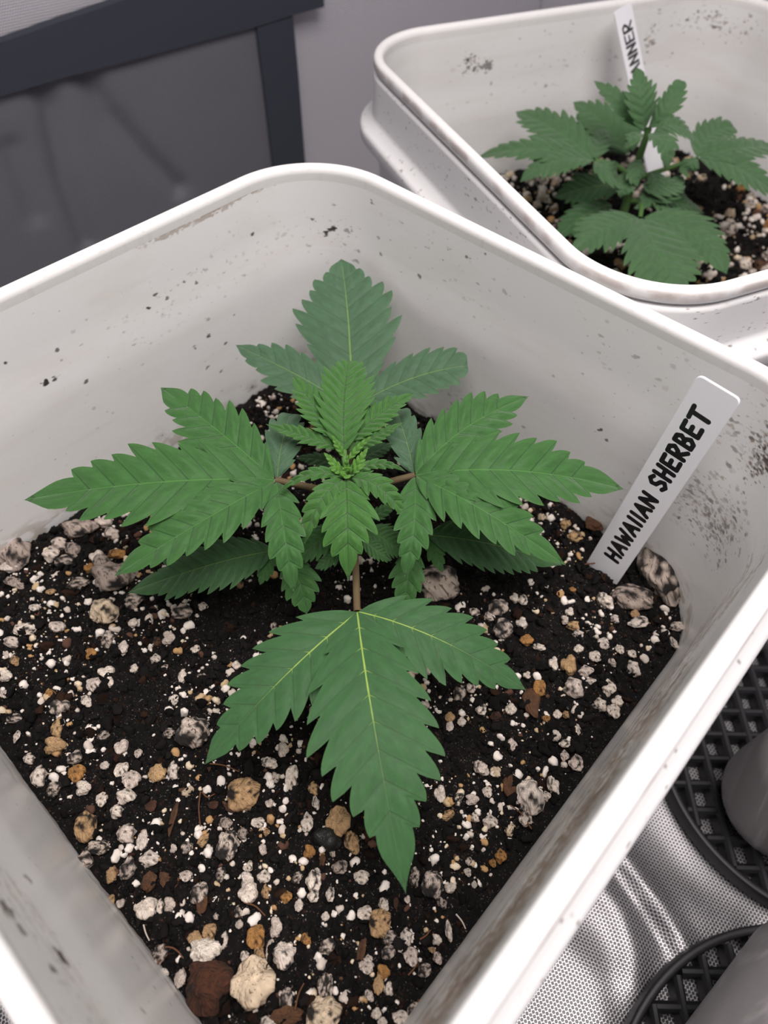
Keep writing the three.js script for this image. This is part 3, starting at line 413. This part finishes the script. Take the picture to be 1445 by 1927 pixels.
function leaflet(sp, o = {}) {
  const [bu, bv, by, mu, mv, my, tu, tv, ty, hw, n] = sp, seed = leafSeed++;
  const P0 = at(bu, bv, by), PM = at(mu, mv, my), P2_ = at(tu, tv, ty), C = PM.clone().multiplyScalar(2).addScaledVector(P0, -0.5).addScaledVector(P2_, -0.5), curve = new THREE.QuadraticBezierCurve3(P0, C, P2_), len = curve.getLength();
  // the blade is turned about its midrib so that its upper side faces the light and, a little, the opening of the pail
  const T0 = curve.getTangent(0.5), up = V(0, 1, 0).addScaledVector(camPos.clone().sub(PM).normalize(), o.lean ?? 0.35).normalize();
  const side0 = T0.clone().cross(up).normalize(), q0 = pix(PM), q1 = pix(PM.clone().addScaledVector(side0, 0.005)), qa = pix(curve.getPoint(0.45)), qb = pix(curve.getPoint(0.55)), ax = [qb[0] - qa[0], qb[1] - qa[1]], al = Math.hypot(...ax) || 1;
  const per = Math.abs((q1[0] - q0[0]) * ax[1] - (q1[1] - q0[1]) * ax[0]) / al / 0.005, w0 = Math.min(hw / Math.max(per, 0.32 * F / q0[2]), len * 0.62);
  const a = o.a ?? 0.5, b = o.b ?? 1.12, pk = a / (a + b), top = pk ** a * (1 - pk) ** b, fw = o.fw ?? 0.86, deep = o.deep ?? 0.26, half = o.half ?? 8;
  const width = (s) => w0 * (0.03 * (1 - s) + (s ** a * (1 - s) ** b) / top);
  const tipLobe = o.lobe ?? 0.24, cell = (1 - tipLobe) / (n - 1), start = (k) => k * cell, wide = (k) => (k === n - 1 ? tipLobe : cell);
  const ss = []; for (let k = 0; k < n; k++) for (const f of rows) ss.push([start(k) + f * wide(k), k, f]); ss.push([0.993, n - 1, 0.97], [1, n - 1, 1]);
  const r = rng(seed * 977), jit = [...Array(2 * n + 2)].map(() => 0.86 + 0.24 * r()), roll = (r() - 0.5) * 0.1;
  const fold = o.fold ?? 0.12, corr = o.corr ?? 0.0007, curlE = o.curl ?? -0.1;
  return grid(2 * half + 1, ss.length, (i, j) => {
    const [s, k, f] = ss[j], t = i / half - 1, at_ = Math.abs(t), side = t < 0 ? 0 : 1, w = width(s);
    const last = k === n - 1, rise = 1 - deep * (1 - Math.min(1, f / VEIN)) ** 1.9, m = last ? 1 - deep * (1 - Math.min(1, f / 0.4)) ** 1.6 : (f <= VEIN ? rise : mix(1, 1 - deep, (f - VEIN) / (1 - VEIN)));
    const q = at_ * w * m * (s > 0 && s < 1 ? jit[2 * k + side] : 1), x = clamp(s + fw * q / len, 0, 1);
    const p = curve.getPoint(x), T = curve.getTangent(x); const S = T.clone().cross(up).normalize(), U = S.clone().cross(T).normalize();
    const bulge = 0.5 + 0.5 * Math.cos(2 * Math.PI * (f - VEIN + 0.5)), h = fold * q + corr * bulge * Math.sin(Math.PI * Math.min(1, at_ * 1.05)) * Math.min(1, w / (w0 * 0.6)) + curlE * q * q / w0 + roll * q * Math.sign(t) + 0.0009 * (noise(s * 4, t * 2 + seed, 2) - 0.5) * Math.min(1, q / 0.004);
    p.addScaledVector(S, Math.sign(t) * q).addScaledVector(U, h);
    return { p, uv: [(k + f) / (o.teeth ?? 4), clamp(0.5 + 0.5 * t * Math.min(1, (w / w0 + 0.1) * (1 + 1.1 * s)), 0.004, 0.996)] };
  });
}
function fan(plant, name, mat, specs, o = {}, petiole) {
  const g = new THREE.Group(); g.name = numbered(name); plant.add(g);
  for (const [sp, oo, mm] of specs) part('leaflet', leaflet(sp, { teeth: (mm ?? mat).userData.teeth, ...o, ...oo }), mm ?? mat, g);
  if (petiole) part('petiole', tube(petiole[0], petiole[1]), petiole[2], g);
  return g;
}
const stemTex = texture(64, 256, (x, y) => { const n = fbm(x * 30, y * 8, 3, 4), k = 0.85 + 0.3 * (n - 0.5); return [0.46 * k, 0.38 * k, 0.25 * k]; }, true);
const brownStem = std({ map: stemTex, roughness: 0.75 }), greenStem = std({ color: 0x4d7436, roughness: 0.7 }), darkStem = std({ color: 0x41622f, roughness: 0.75 });

const ST = V(-0.007, 0, -0.028), stemAt = (y, dx = 0, dz = 0) => V(ST.x + dx, y, ST.z + dz);
const plant = thing('cannabis_plant', V(ST.x, SOIL1, ST.z), 'bright green serrated leafy plant in the near pail, fully in view', 'plant');
part('stem', tube([stemAt(SOIL1 - 0.008), stemAt(-0.085, 0.0006), stemAt(-0.062, -0.0004), stemAt(-0.042)], [0.0026, 0.0022, 0.002, 0.0016]), greenStem, plant);
fan(plant, 'fan_leaf', LM.front, [
  [[672, 1151, -0.060, 705, 1372, -0.0575, 764, 1684, -0.072, 122, 9], { deep: 0.28, fw: 0.74, b: 1.3, a: 0.56, lobe: 0.22 }],
  [[673, 1152, -0.0602, 532, 1276, -0.0605, 385, 1439, -0.072, 80, 8], { deep: 0.27, a: 0.42, fw: 0.85, lobe: 0.2 }],
  [[674, 1151, -0.0602, 830, 1205, -0.0605, 990, 1299, -0.070, 74, 8], { deep: 0.27, a: 0.42, fw: 0.85, lobe: 0.2 }],
], { corr: 0.0004, fold: 0.08 }, [[stemAt(-0.07, 0.001, 0.001), at(668, 1050, -0.0645), at(672, 1152, -0.0605)], [0.0016, 0.0014, 0.0013], brownStem]);
fan(plant, 'fan_leaf', LM.back, [
  [[662, 760, -0.062, 656, 612, -0.048, 642, 487, -0.034, 96, 9], { a: 0.5, fw: 0.72, deep: 0.18, lobe: 0.16 }],
  [[655, 762, -0.063, 552, 702, -0.055, 443, 649, -0.050, 45, 7], { lean: 0.6, deep: 0.2, lobe: 0.2 }],
  [[672, 762, -0.063, 775, 712, -0.055, 880, 688, -0.050, 48, 7], { lean: 0.6, b: 0.7, deep: 0.2, lobe: 0.2 }],
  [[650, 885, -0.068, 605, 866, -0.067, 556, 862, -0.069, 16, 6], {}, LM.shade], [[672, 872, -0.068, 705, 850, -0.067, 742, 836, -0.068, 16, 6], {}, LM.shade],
], { corr: 0.0006 }, [[stemAt(-0.072, -0.001, -0.001), at(660, 830, -0.066), at(663, 758, -0.0625)], [0.0015, 0.0013, 0.0012], brownStem]);
fan(plant, 'fan_leaf', LM.mid, [
  [[518, 903, -0.045, 290, 908, -0.0365, 45, 941, -0.046, 76, 9]], [[516, 901, -0.0445, 405, 806, -0.038, 302, 729, -0.038, 58, 8]], [[516, 905, -0.0445, 373, 985, -0.040, 215, 1084, -0.052, 54, 8]],
  [[520, 907, -0.0455, 535, 1003, -0.045, 553, 1115, -0.059, 42, 6], { deep: 0.24 }], [[522, 900, -0.0462, 529, 842, -0.0445, 546, 779, -0.046, 37, 5], { b: 0.6 }, LM.back],
], { corr: 0.0011, fold: 0.15 }, [[stemAt(-0.058, -0.001, 0.001), at(575, 915, -0.0475), at(518, 903, -0.0455)], [0.0015, 0.0013, 0.0012], brownStem]);
fan(plant, 'fan_leaf', LM.mid, [
  [[781, 894, -0.045, 975, 886, -0.0375, 1174, 921, -0.054, 69, 9]], [[782, 892, -0.0445, 880, 803, -0.038, 995, 746, -0.040, 56, 8]], [[783, 896, -0.0445, 912, 962, -0.041, 1065, 1064, -0.055, 54, 8]],
  [[780, 897, -0.0455, 779, 990, -0.045, 761, 1087, -0.057, 37, 6], { deep: 0.24 }], [[778, 891, -0.0462, 767, 838, -0.0445, 746, 772, -0.046, 37, 5], { b: 0.6 }, LM.back],
], { corr: 0.0011, fold: 0.15 }, [[stemAt(-0.058, 0.001, -0.001), at(730, 908, -0.048), at(781, 894, -0.0455)], [0.0015, 0.0013, 0.0012], brownStem]);
fan(plant, 'young_leaf', LM.young, [
  [[648, 850, -0.040, 647, 762, -0.0325, 657, 680, -0.031, 53, 11], { b: 0.7, lobe: 0.1 }], [[641, 828, -0.039, 597, 772, -0.034, 549, 705, -0.030, 31, 9]], [[655, 832, -0.039, 712, 782, -0.035, 781, 739, -0.035, 26, 9]],
  [[641, 843, -0.041, 572, 820, -0.038, 499, 798, -0.038, 17, 8]], [[656, 849, -0.041, 707, 822, -0.038, 759, 795, -0.036, 15, 8]],
], { corr: 0.0008, fold: 0.22, half: 6, deep: 0.26 }, [[stemAt(-0.045), at(649, 868, -0.0415), at(648, 848, -0.0402)], [0.0013, 0.0012, 0.001], greenStem]);
fan(plant, 'young_leaf', LM.young, [
  [[651, 902, -0.040, 654, 985, -0.0405, 655, 1096, -0.055, 55, 6], { deep: 0.28, b: 1.4, lobe: 0.3 }], [[645, 903, -0.040, 602, 945, -0.038, 572, 1025, -0.050, 26, 6]], [[662, 900, -0.040, 716, 918, -0.037, 766, 977, -0.047, 25, 6]],
  [[646, 899, -0.040, 585, 892, -0.036, 519, 931, -0.042, 13, 6]], [[660, 893, -0.040, 710, 873, -0.035, 764, 888, -0.038, 11, 6]],
], { corr: 0.0010, fold: 0.16, half: 6 });
fan(plant, 'shoot_tip', LM.tip, [
  [[650, 898, -0.042, 628, 872, -0.037, 609, 851, -0.034, 9, 5]], [[653, 893, -0.042, 652, 874, -0.036, 655, 855, -0.033, 6, 4]], [[658, 893, -0.042, 676, 868, -0.037, 692, 842, -0.034, 9, 5]], [[646, 897, -0.042, 634, 885, -0.037, 618, 880, -0.036, 7, 4]],
  [[658, 897, -0.042, 672, 884, -0.037, 690, 872, -0.036, 7, 4]], [[652, 900, -0.042, 650, 890, -0.037, 647, 878, -0.034, 5, 3]], [[656, 866, -0.041, 676, 842, -0.037, 700, 820, -0.033, 7, 5]], [[648, 862, -0.041, 636, 840, -0.037, 624, 818, -0.034, 7, 5]],
], { corr: 0.0006, fold: 0.3, half: 4 });
fan(plant, 'lower_leaf', LM.shade, [
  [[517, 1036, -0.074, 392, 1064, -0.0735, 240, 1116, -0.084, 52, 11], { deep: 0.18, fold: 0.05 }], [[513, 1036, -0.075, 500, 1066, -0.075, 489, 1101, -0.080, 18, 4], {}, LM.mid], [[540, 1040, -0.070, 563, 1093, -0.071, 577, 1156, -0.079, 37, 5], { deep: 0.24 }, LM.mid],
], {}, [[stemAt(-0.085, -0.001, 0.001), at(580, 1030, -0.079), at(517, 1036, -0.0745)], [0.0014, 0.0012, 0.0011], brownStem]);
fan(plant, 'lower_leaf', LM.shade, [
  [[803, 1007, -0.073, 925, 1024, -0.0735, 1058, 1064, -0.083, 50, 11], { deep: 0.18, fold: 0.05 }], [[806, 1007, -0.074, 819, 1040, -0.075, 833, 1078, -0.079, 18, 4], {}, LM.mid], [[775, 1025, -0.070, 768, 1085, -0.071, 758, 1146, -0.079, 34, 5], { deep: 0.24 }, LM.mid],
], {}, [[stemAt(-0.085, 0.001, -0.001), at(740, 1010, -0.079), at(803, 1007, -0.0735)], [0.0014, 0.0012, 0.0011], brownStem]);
fan(plant, 'side_shoot', LM.mid, [[[640, 990, -0.062, 600, 1018, -0.061, 557, 1054, -0.069, 33, 7]], [[643, 1032, -0.063, 620, 1052, -0.0635, 592, 1070, -0.068, 16, 6]]], { corr: 0.0008, half: 6 });
fan(plant, 'side_shoot', LM.mid, [[[683, 998, -0.062, 722, 1014, -0.061, 760, 1042, -0.068, 33, 8]], [[682, 1016, -0.060, 710, 1036, -0.061, 738, 1054, -0.066, 18, 7]], [[698, 977, -0.060, 718, 964, -0.058, 740, 951, -0.057, 15, 4]]], { corr: 0.0008, half: 6 });

const S2 = V(-0.0649, 0, -0.3417), stem2 = (y, dx = 0, dz = 0) => V(S2.x + dx, y, S2.z + dz);
const far = thing('cannabis_plant', V(S2.x, SOIL2, S2.z), 'smaller out-of-focus serrated leafy plant in the far pail', 'plant');
part('stem', tube([stem2(SOIL2 - 0.006, 0.006, 0.012), stem2(-0.0828, 0.004, 0.008), stem2(-0.0627), stem2(-0.038, 0.001, 0.002)], [0.003, 0.0028, 0.0024, 0.002]), darkStem, far);
const FO = { corr: 0.0006, half: 5 };
fan(far, 'fan_leaf', LM.far, [
  [[1118, 301, -0.0582, 1002, 280, -0.052, 896, 298, -0.0638, 25, 8]], [[1115, 297, -0.0571, 1042, 243, -0.0515, 970, 210, -0.0526, 38, 8]], [[1116, 302, -0.0565, 1047, 303, -0.0537, 978, 343, -0.0649, 28, 8]],
  [[1120, 303, -0.0582, 1144, 322, -0.0582, 1169, 353, -0.0683, 26, 5]], [[1120, 299, -0.0593, 1126, 270, -0.056, 1138, 242, -0.056, 24, 5]],
], FO, [[stem2(-0.0694), at(1160, 312, -0.0638), at(1118, 301, -0.0588)], [0.0017, 0.0014, 0.0013], greenStem]);
fan(far, 'fan_leaf', LM.far, [
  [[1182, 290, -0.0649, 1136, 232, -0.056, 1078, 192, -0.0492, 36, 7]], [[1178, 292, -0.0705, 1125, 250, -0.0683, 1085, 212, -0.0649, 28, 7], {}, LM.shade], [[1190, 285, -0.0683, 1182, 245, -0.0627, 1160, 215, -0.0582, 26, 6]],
], FO);
fan(far, 'young_leaf', LM.far, [
  [[1212, 248, -0.0403, 1207, 187, -0.0224, 1197, 126, -0.0112, 32, 7], { lean: 0.8 }], [[1206, 242, -0.0403, 1164, 190, -0.0291, 1117, 152, -0.0224, 22, 6], { lean: 0.8 }], [[1220, 240, -0.0403, 1254, 201, -0.028, 1284, 152, -0.019, 23, 6], { lean: 0.8, b: 0.7 }],
], FO);
fan(far, 'young_leaf', LM.far, [
  [[1208, 252, -0.0392, 1190, 260, -0.0369, 1171, 281, -0.0436, 15, 5]], [[1220, 252, -0.0392, 1250, 270, -0.0369, 1256, 318, -0.0481, 24, 5]], [[1230, 250, -0.0392, 1268, 236, -0.0336, 1307, 262, -0.0414, 22, 6]],
], FO);
fan(far, 'fan_leaf', LM.far, [
  [[1312, 297, -0.0571, 1336, 255, -0.0526, 1380, 238, -0.0515, 33, 7], { b: 0.7 }], [[1316, 297, -0.056, 1395, 278, -0.0515, 1478, 280, -0.0616, 26, 8]], [[1316, 299, -0.056, 1390, 317, -0.0554, 1476, 380, -0.0683, 30, 8]], [[1312, 300, -0.0582, 1300, 308, -0.0582, 1292, 325, -0.0638, 20, 4]],
], FO, [[stem2(-0.0694, 0.001), at(1262, 315, -0.0649), at(1314, 298, -0.0582)], [0.0017, 0.0014, 0.0013], greenStem]);
fan(far, 'fan_leaf', LM.far, [
  [[1206, 411, -0.0739, 1242, 480, -0.0711, 1276, 562, -0.0806, 70, 8], { deep: 0.24 }], [[1202, 411, -0.0739, 1140, 430, -0.0722, 1075, 476, -0.0806, 38, 8]], [[1212, 409, -0.0739, 1302, 438, -0.0722, 1367, 516, -0.0828, 42, 8]],
], FO, [[stem2(-0.0806, 0.003, 0.006), at(1203, 380, -0.0772), at(1205, 411, -0.0744)], [0.0017, 0.0014, 0.0013], greenStem]);
fan(far, 'side_shoot', LM.far, [
  [[1196, 318, -0.0627, 1178, 345, -0.0638, 1168, 372, -0.0705, 22, 5]], [[1226, 322, -0.0649, 1236, 342, -0.066, 1238, 372, -0.0705, 20, 5]], [[1206, 300, -0.056, 1196, 322, -0.0571, 1200, 352, -0.0638, 20, 5]], [[1218, 345, -0.0694, 1240, 350, -0.0672, 1290, 352, -0.0694, 24, 6]],
  [[1206, 356, -0.0739, 1246, 360, -0.0705, 1286, 331, -0.0683, 27, 6]], [[1206, 358, -0.0739, 1216, 378, -0.0739, 1192, 392, -0.0784, 17, 5]], [[1208, 352, -0.0761, 1240, 380, -0.075, 1262, 392, -0.0772, 16, 5]],
], FO);
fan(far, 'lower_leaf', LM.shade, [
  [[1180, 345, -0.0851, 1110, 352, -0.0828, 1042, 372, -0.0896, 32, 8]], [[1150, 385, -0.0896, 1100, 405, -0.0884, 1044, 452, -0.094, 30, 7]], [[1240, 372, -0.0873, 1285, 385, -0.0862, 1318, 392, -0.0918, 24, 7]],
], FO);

// ---------------------------------------------------------------- the name tags
function strokes(ctx, text, x, y, w, h, gap) {                   // marker lettering; each letter drawn in a 1 x 1 box
  const L = {
    H: [[[0, 0], [0.04, 1]], [[0.9, 0], [0.86, 1]], [[0.02, 0.52], [0.88, 0.48]]], A: [[[0, 1], [0.5, 0], [0.95, 1]], [[0.2, 0.66], [0.78, 0.62]]], W: [[[0, 0], [0.2, 1], [0.48, 0.35], [0.74, 1], [1, 0]]], I: [[[0.5, 0], [0.5, 1]]],
    N: [[[0.04, 1], [0.06, 0], [0.88, 1], [0.9, 0]]], S: [[[0.92, 0.12], [0.5, 0], [0.1, 0.2], [0.2, 0.45], [0.75, 0.6], [0.88, 0.82], [0.45, 1], [0.02, 0.88]]], E: [[[0.92, 0.02], [0.06, 0.04], [0.08, 0.98], [0.95, 0.96]], [[0.08, 0.5], [0.75, 0.48]]],
    R: [[[0.06, 1], [0.04, 0.02], [0.6, 0], [0.88, 0.22], [0.6, 0.5], [0.1, 0.54], [0.95, 1]]], B: [[[0.06, 1], [0.06, 0.02], [0.6, 0.02], [0.8, 0.24], [0.55, 0.48], [0.1, 0.5], [0.7, 0.52], [0.92, 0.76], [0.6, 1], [0.06, 1]]], T: [[[0, 0.04], [1, 0]], [[0.52, 0.02], [0.48, 1]]],
  };
  const wide = { I: 0.32, W: 1.15, T: 1.1 };
  for (const ch of text) {
    if (ch === ' ') { x += w * 0.42; continue; }
    const cw = w * (wide[ch] ?? 0.92); for (const line of L[ch]) { ctx.beginPath(); line.forEach(([a, b], i) => ctx[i ? 'lineTo' : 'moveTo'](x + (ch === 'I' ? 0.5 : a) * cw, y + b * h)); ctx.stroke(); }
    x += cw + gap;
  }
}
function tagTexture(draw) { const c = document.createElement('canvas'); c.width = 1024; c.height = 160; const ctx = c.getContext('2d'); ctx.fillStyle = '#e9e9ee'; ctx.fillRect(0, 0, 1024, 160); ctx.strokeStyle = '#17171a'; ctx.lineCap = ctx.lineJoin = 'round'; draw(ctx); const t = new THREE.CanvasTexture(c); t.colorSpace = THREE.SRGBColorSpace; return t; }
function nameTag(bottom, top, across, width, bury, label, tex, point = 0.02) {
  const dir = top.clone().sub(bottom).normalize(), side = across.clone().addScaledVector(dir, -across.dot(dir)).normalize(), face = side.clone().cross(dir).normalize(), len = top.distanceTo(bottom) + bury, h = width / 2, rc = 0.0022;
  const s = new THREE.Shape(); s.moveTo(-h * 0.15, 0); s.lineTo(h * 0.15, 0); s.lineTo(h, point); s.lineTo(h, len - rc); s.quadraticCurveTo(h, len, h - rc, len); s.lineTo(-h + rc, len); s.quadraticCurveTo(-h, len, -h, len - rc); s.lineTo(-h, point); s.closePath();
  const g = new THREE.ExtrudeGeometry(s, { depth: 0.0006, bevelEnabled: true, bevelThickness: 0.0003, bevelSize: 0.0003, bevelSegments: 2, curveSegments: 6 }), p = g.attributes.position, uv = g.attributes.uv, nn = g.attributes.normal;
  for (let i = 0; i < p.count; i++) uv.setXY(i, nn.getZ(i) > 0.9 ? (p.getY(i) - bury) / (len - bury) : 0.005, nn.getZ(i) > 0.9 ? clamp((p.getX(i) + h) / width, 0.005, 0.995) : 0.01);
  const t = thing('name_tag', bottom.clone(), label, 'plant tag'); g.applyMatrix4(new THREE.Matrix4().makeBasis(side, dir, face).setPosition(bottom.clone().addScaledVector(dir, -bury))); part('plate', g, phys({ map: tex, roughness: 0.35, clearcoat: 0.2 }), t); return t;
}
// uv: u runs up the tag, v across it from its left edge; the writing reads upwards with the letters' tops to the left
const tex1 = tagTexture((c) => { c.save(); c.translate(0, 160); c.scale(1, -1); c.restore(); c.lineWidth = 18; strokes(c, 'HAWAIIAN', 106, 50, 46, 62, 15); strokes(c, 'SHERBET', 556, 42, 41, 70, 16); });
const tex2 = tagTexture((c) => { c.lineWidth = 14; strokes(c, 'ANNER', 684, 38, 46, 86, 12); });
for (const t of [tex1, tex2]) { t.wrapT = THREE.ClampToEdgeWrapping; t.flipY = false; }
const tagB = at(1135, 1075, SOIL1 + 0.001), tagT = at(1355, 728, 0.0);
nameTag(tagB, tagT, at(1163, 1095, SOIL1).sub(at(1107, 1052, SOIL1)).normalize().add(V(0.4, 0, 0)), 0.0152, 0.022, 'white plastic plant tag hand lettered in black marker in the near pail', tex1);
const tag2B = at(1240, 360, SOIL2 + 0.001), tag2T = at(1170, 14, -0.0033);
nameTag(tag2B, tag2T, at(1196, 12, -0.0033).sub(at(1146, 32, -0.0033)).normalize(), 0.0185, 0.02, 'blurred white plant tag with black letters in the far pail', tex2);

// ---------------------------------------------------------------- lower right: black grid stands and grey canisters
const blackPlastic = std({ color: 0x1b1b1e, roughness: 0.5 });
function gridStand(c, r, turn, label) {
  const t = thing('grid_stand', V(c.x, FLOOR + 0.002, c.z), label, 'plant stand'), top = 0.009, pitch = 0.0135, bar = 0.0052; t.rotation.y = turn;
  const ring = new THREE.LatheGeometry([[r - 0.003, 0.0], [r, 0.0], [r + 0.0008, 0.001], [r + 0.0008, top + 0.001], [r, top + 0.002], [r - 0.002, top + 0.002], [r - 0.003, top + 0.001], [r - 0.003, 0]].map(([x, y]) => new THREE.Vector2(x, y)), 96);
  part('rim', ring, blackPlastic, t, false);
  for (let k = -Math.floor(r / pitch); k <= Math.floor(r / pitch); k++) for (const dir of [0, 1]) {
    const o = k * pitch, hl = Math.sqrt(Math.max(0, (r - 0.004) ** 2 - o * o)); if (hl < 0.01) continue;
    const s = new THREE.Shape(); s.moveTo(-bar / 2, 0); s.lineTo(bar / 2, 0); s.lineTo(bar * 0.42, top - 0.0016); s.lineTo(bar * 0.16, top); s.lineTo(-bar * 0.16, top); s.lineTo(-bar * 0.42, top - 0.0016); s.closePath();
    const g = new THREE.ExtrudeGeometry(s, { depth: 2 * hl, bevelEnabled: false }); g.translate(o, 0, -hl); if (dir) { g.rotateY(Math.PI / 2); g.translate(0, -0.0006, 0); }
    part('bar', g, blackPlastic, t, false);
  }
  return t;
}
{
  gridStand(V(0.2955, 0, -0.002), 0.1, rad(41.9), 'round black plastic grid stand at the bottom right corner');
  gridStand(V(0.2055, 0, -0.1615), 0.08, rad(41.9), 'round black plastic grid stand behind, right of the near pail');
}
const dust = texture(512, 512, (x, y) => { const n = fbm(x * 9, y * 9, 3, 5), s = smooth(0.55, 0.8, fbm(x * 30, y * 6, 9, 4)), k = 0.5 + 0.12 * (n - 0.5) + 0.12 * s; return [k * 0.92, k * 0.9, k * 0.9]; }, true);
const greyPlastic = std({ map: dust, roughness: 0.45, metalness: 0.1 });
function canister(r, len, round) { const p = [[0.0005, 0]]; for (let i = 0; i <= 10; i++) { const a = i / 20 * Math.PI; p.push([r - round + round * Math.sin(a), round - round * Math.cos(a)]); } for (let i = 0; i <= 10; i++) { const a = i / 20 * Math.PI; p.push([r - round + round * Math.cos(a), len - round + round * Math.sin(a)]); } p.push([0.0005, len]); const g = new THREE.LatheGeometry(p.map(([x, y]) => new THREE.Vector2(x, y)), 64), q = g.attributes.position; for (let i = 0; i < q.count; i++) g.attributes.uv.setXY(i, q.getX(i) * 7 + q.getY(i) * 2, q.getZ(i) * 7 + q.getY(i) * 5); return g; }
{
  const yE = FLOOR + 0.06, e1 = at(1296, 1927, yE), e2 = at(1445, 1728, yE), d = e2.clone().sub(e1).normalize(), out = d.clone().cross(V(0, 1, 0)), r = 0.034;
  const c = e2.clone().addScaledVector(d, 0.012).addScaledVector(out, r), t = thing('grey_canister', c.clone(), 'grey dusty plastic canister lying on the bottom right grid stand', 'canister');
  const g = canister(r, 0.16, 0.018); g.applyMatrix4(new THREE.Matrix4().makeRotationFromQuaternion(new THREE.Quaternion().setFromUnitVectors(V(0, 1, 0), d.clone().negate()))); part('body', g, greyPlastic, t, false);
  const c2 = at(1598, 1440, FLOOR + 0.09), t2 = thing('grey_canister', V(c2.x, FLOOR + 0.0115, c2.z), 'grey rounded plastic canister standing at the right edge of the photo', 'canister');
  part('body', canister(0.029, 0.08, 0.022), greyPlastic, t2, false);
}
shadows(scene);
renderer.render(scene, camera);
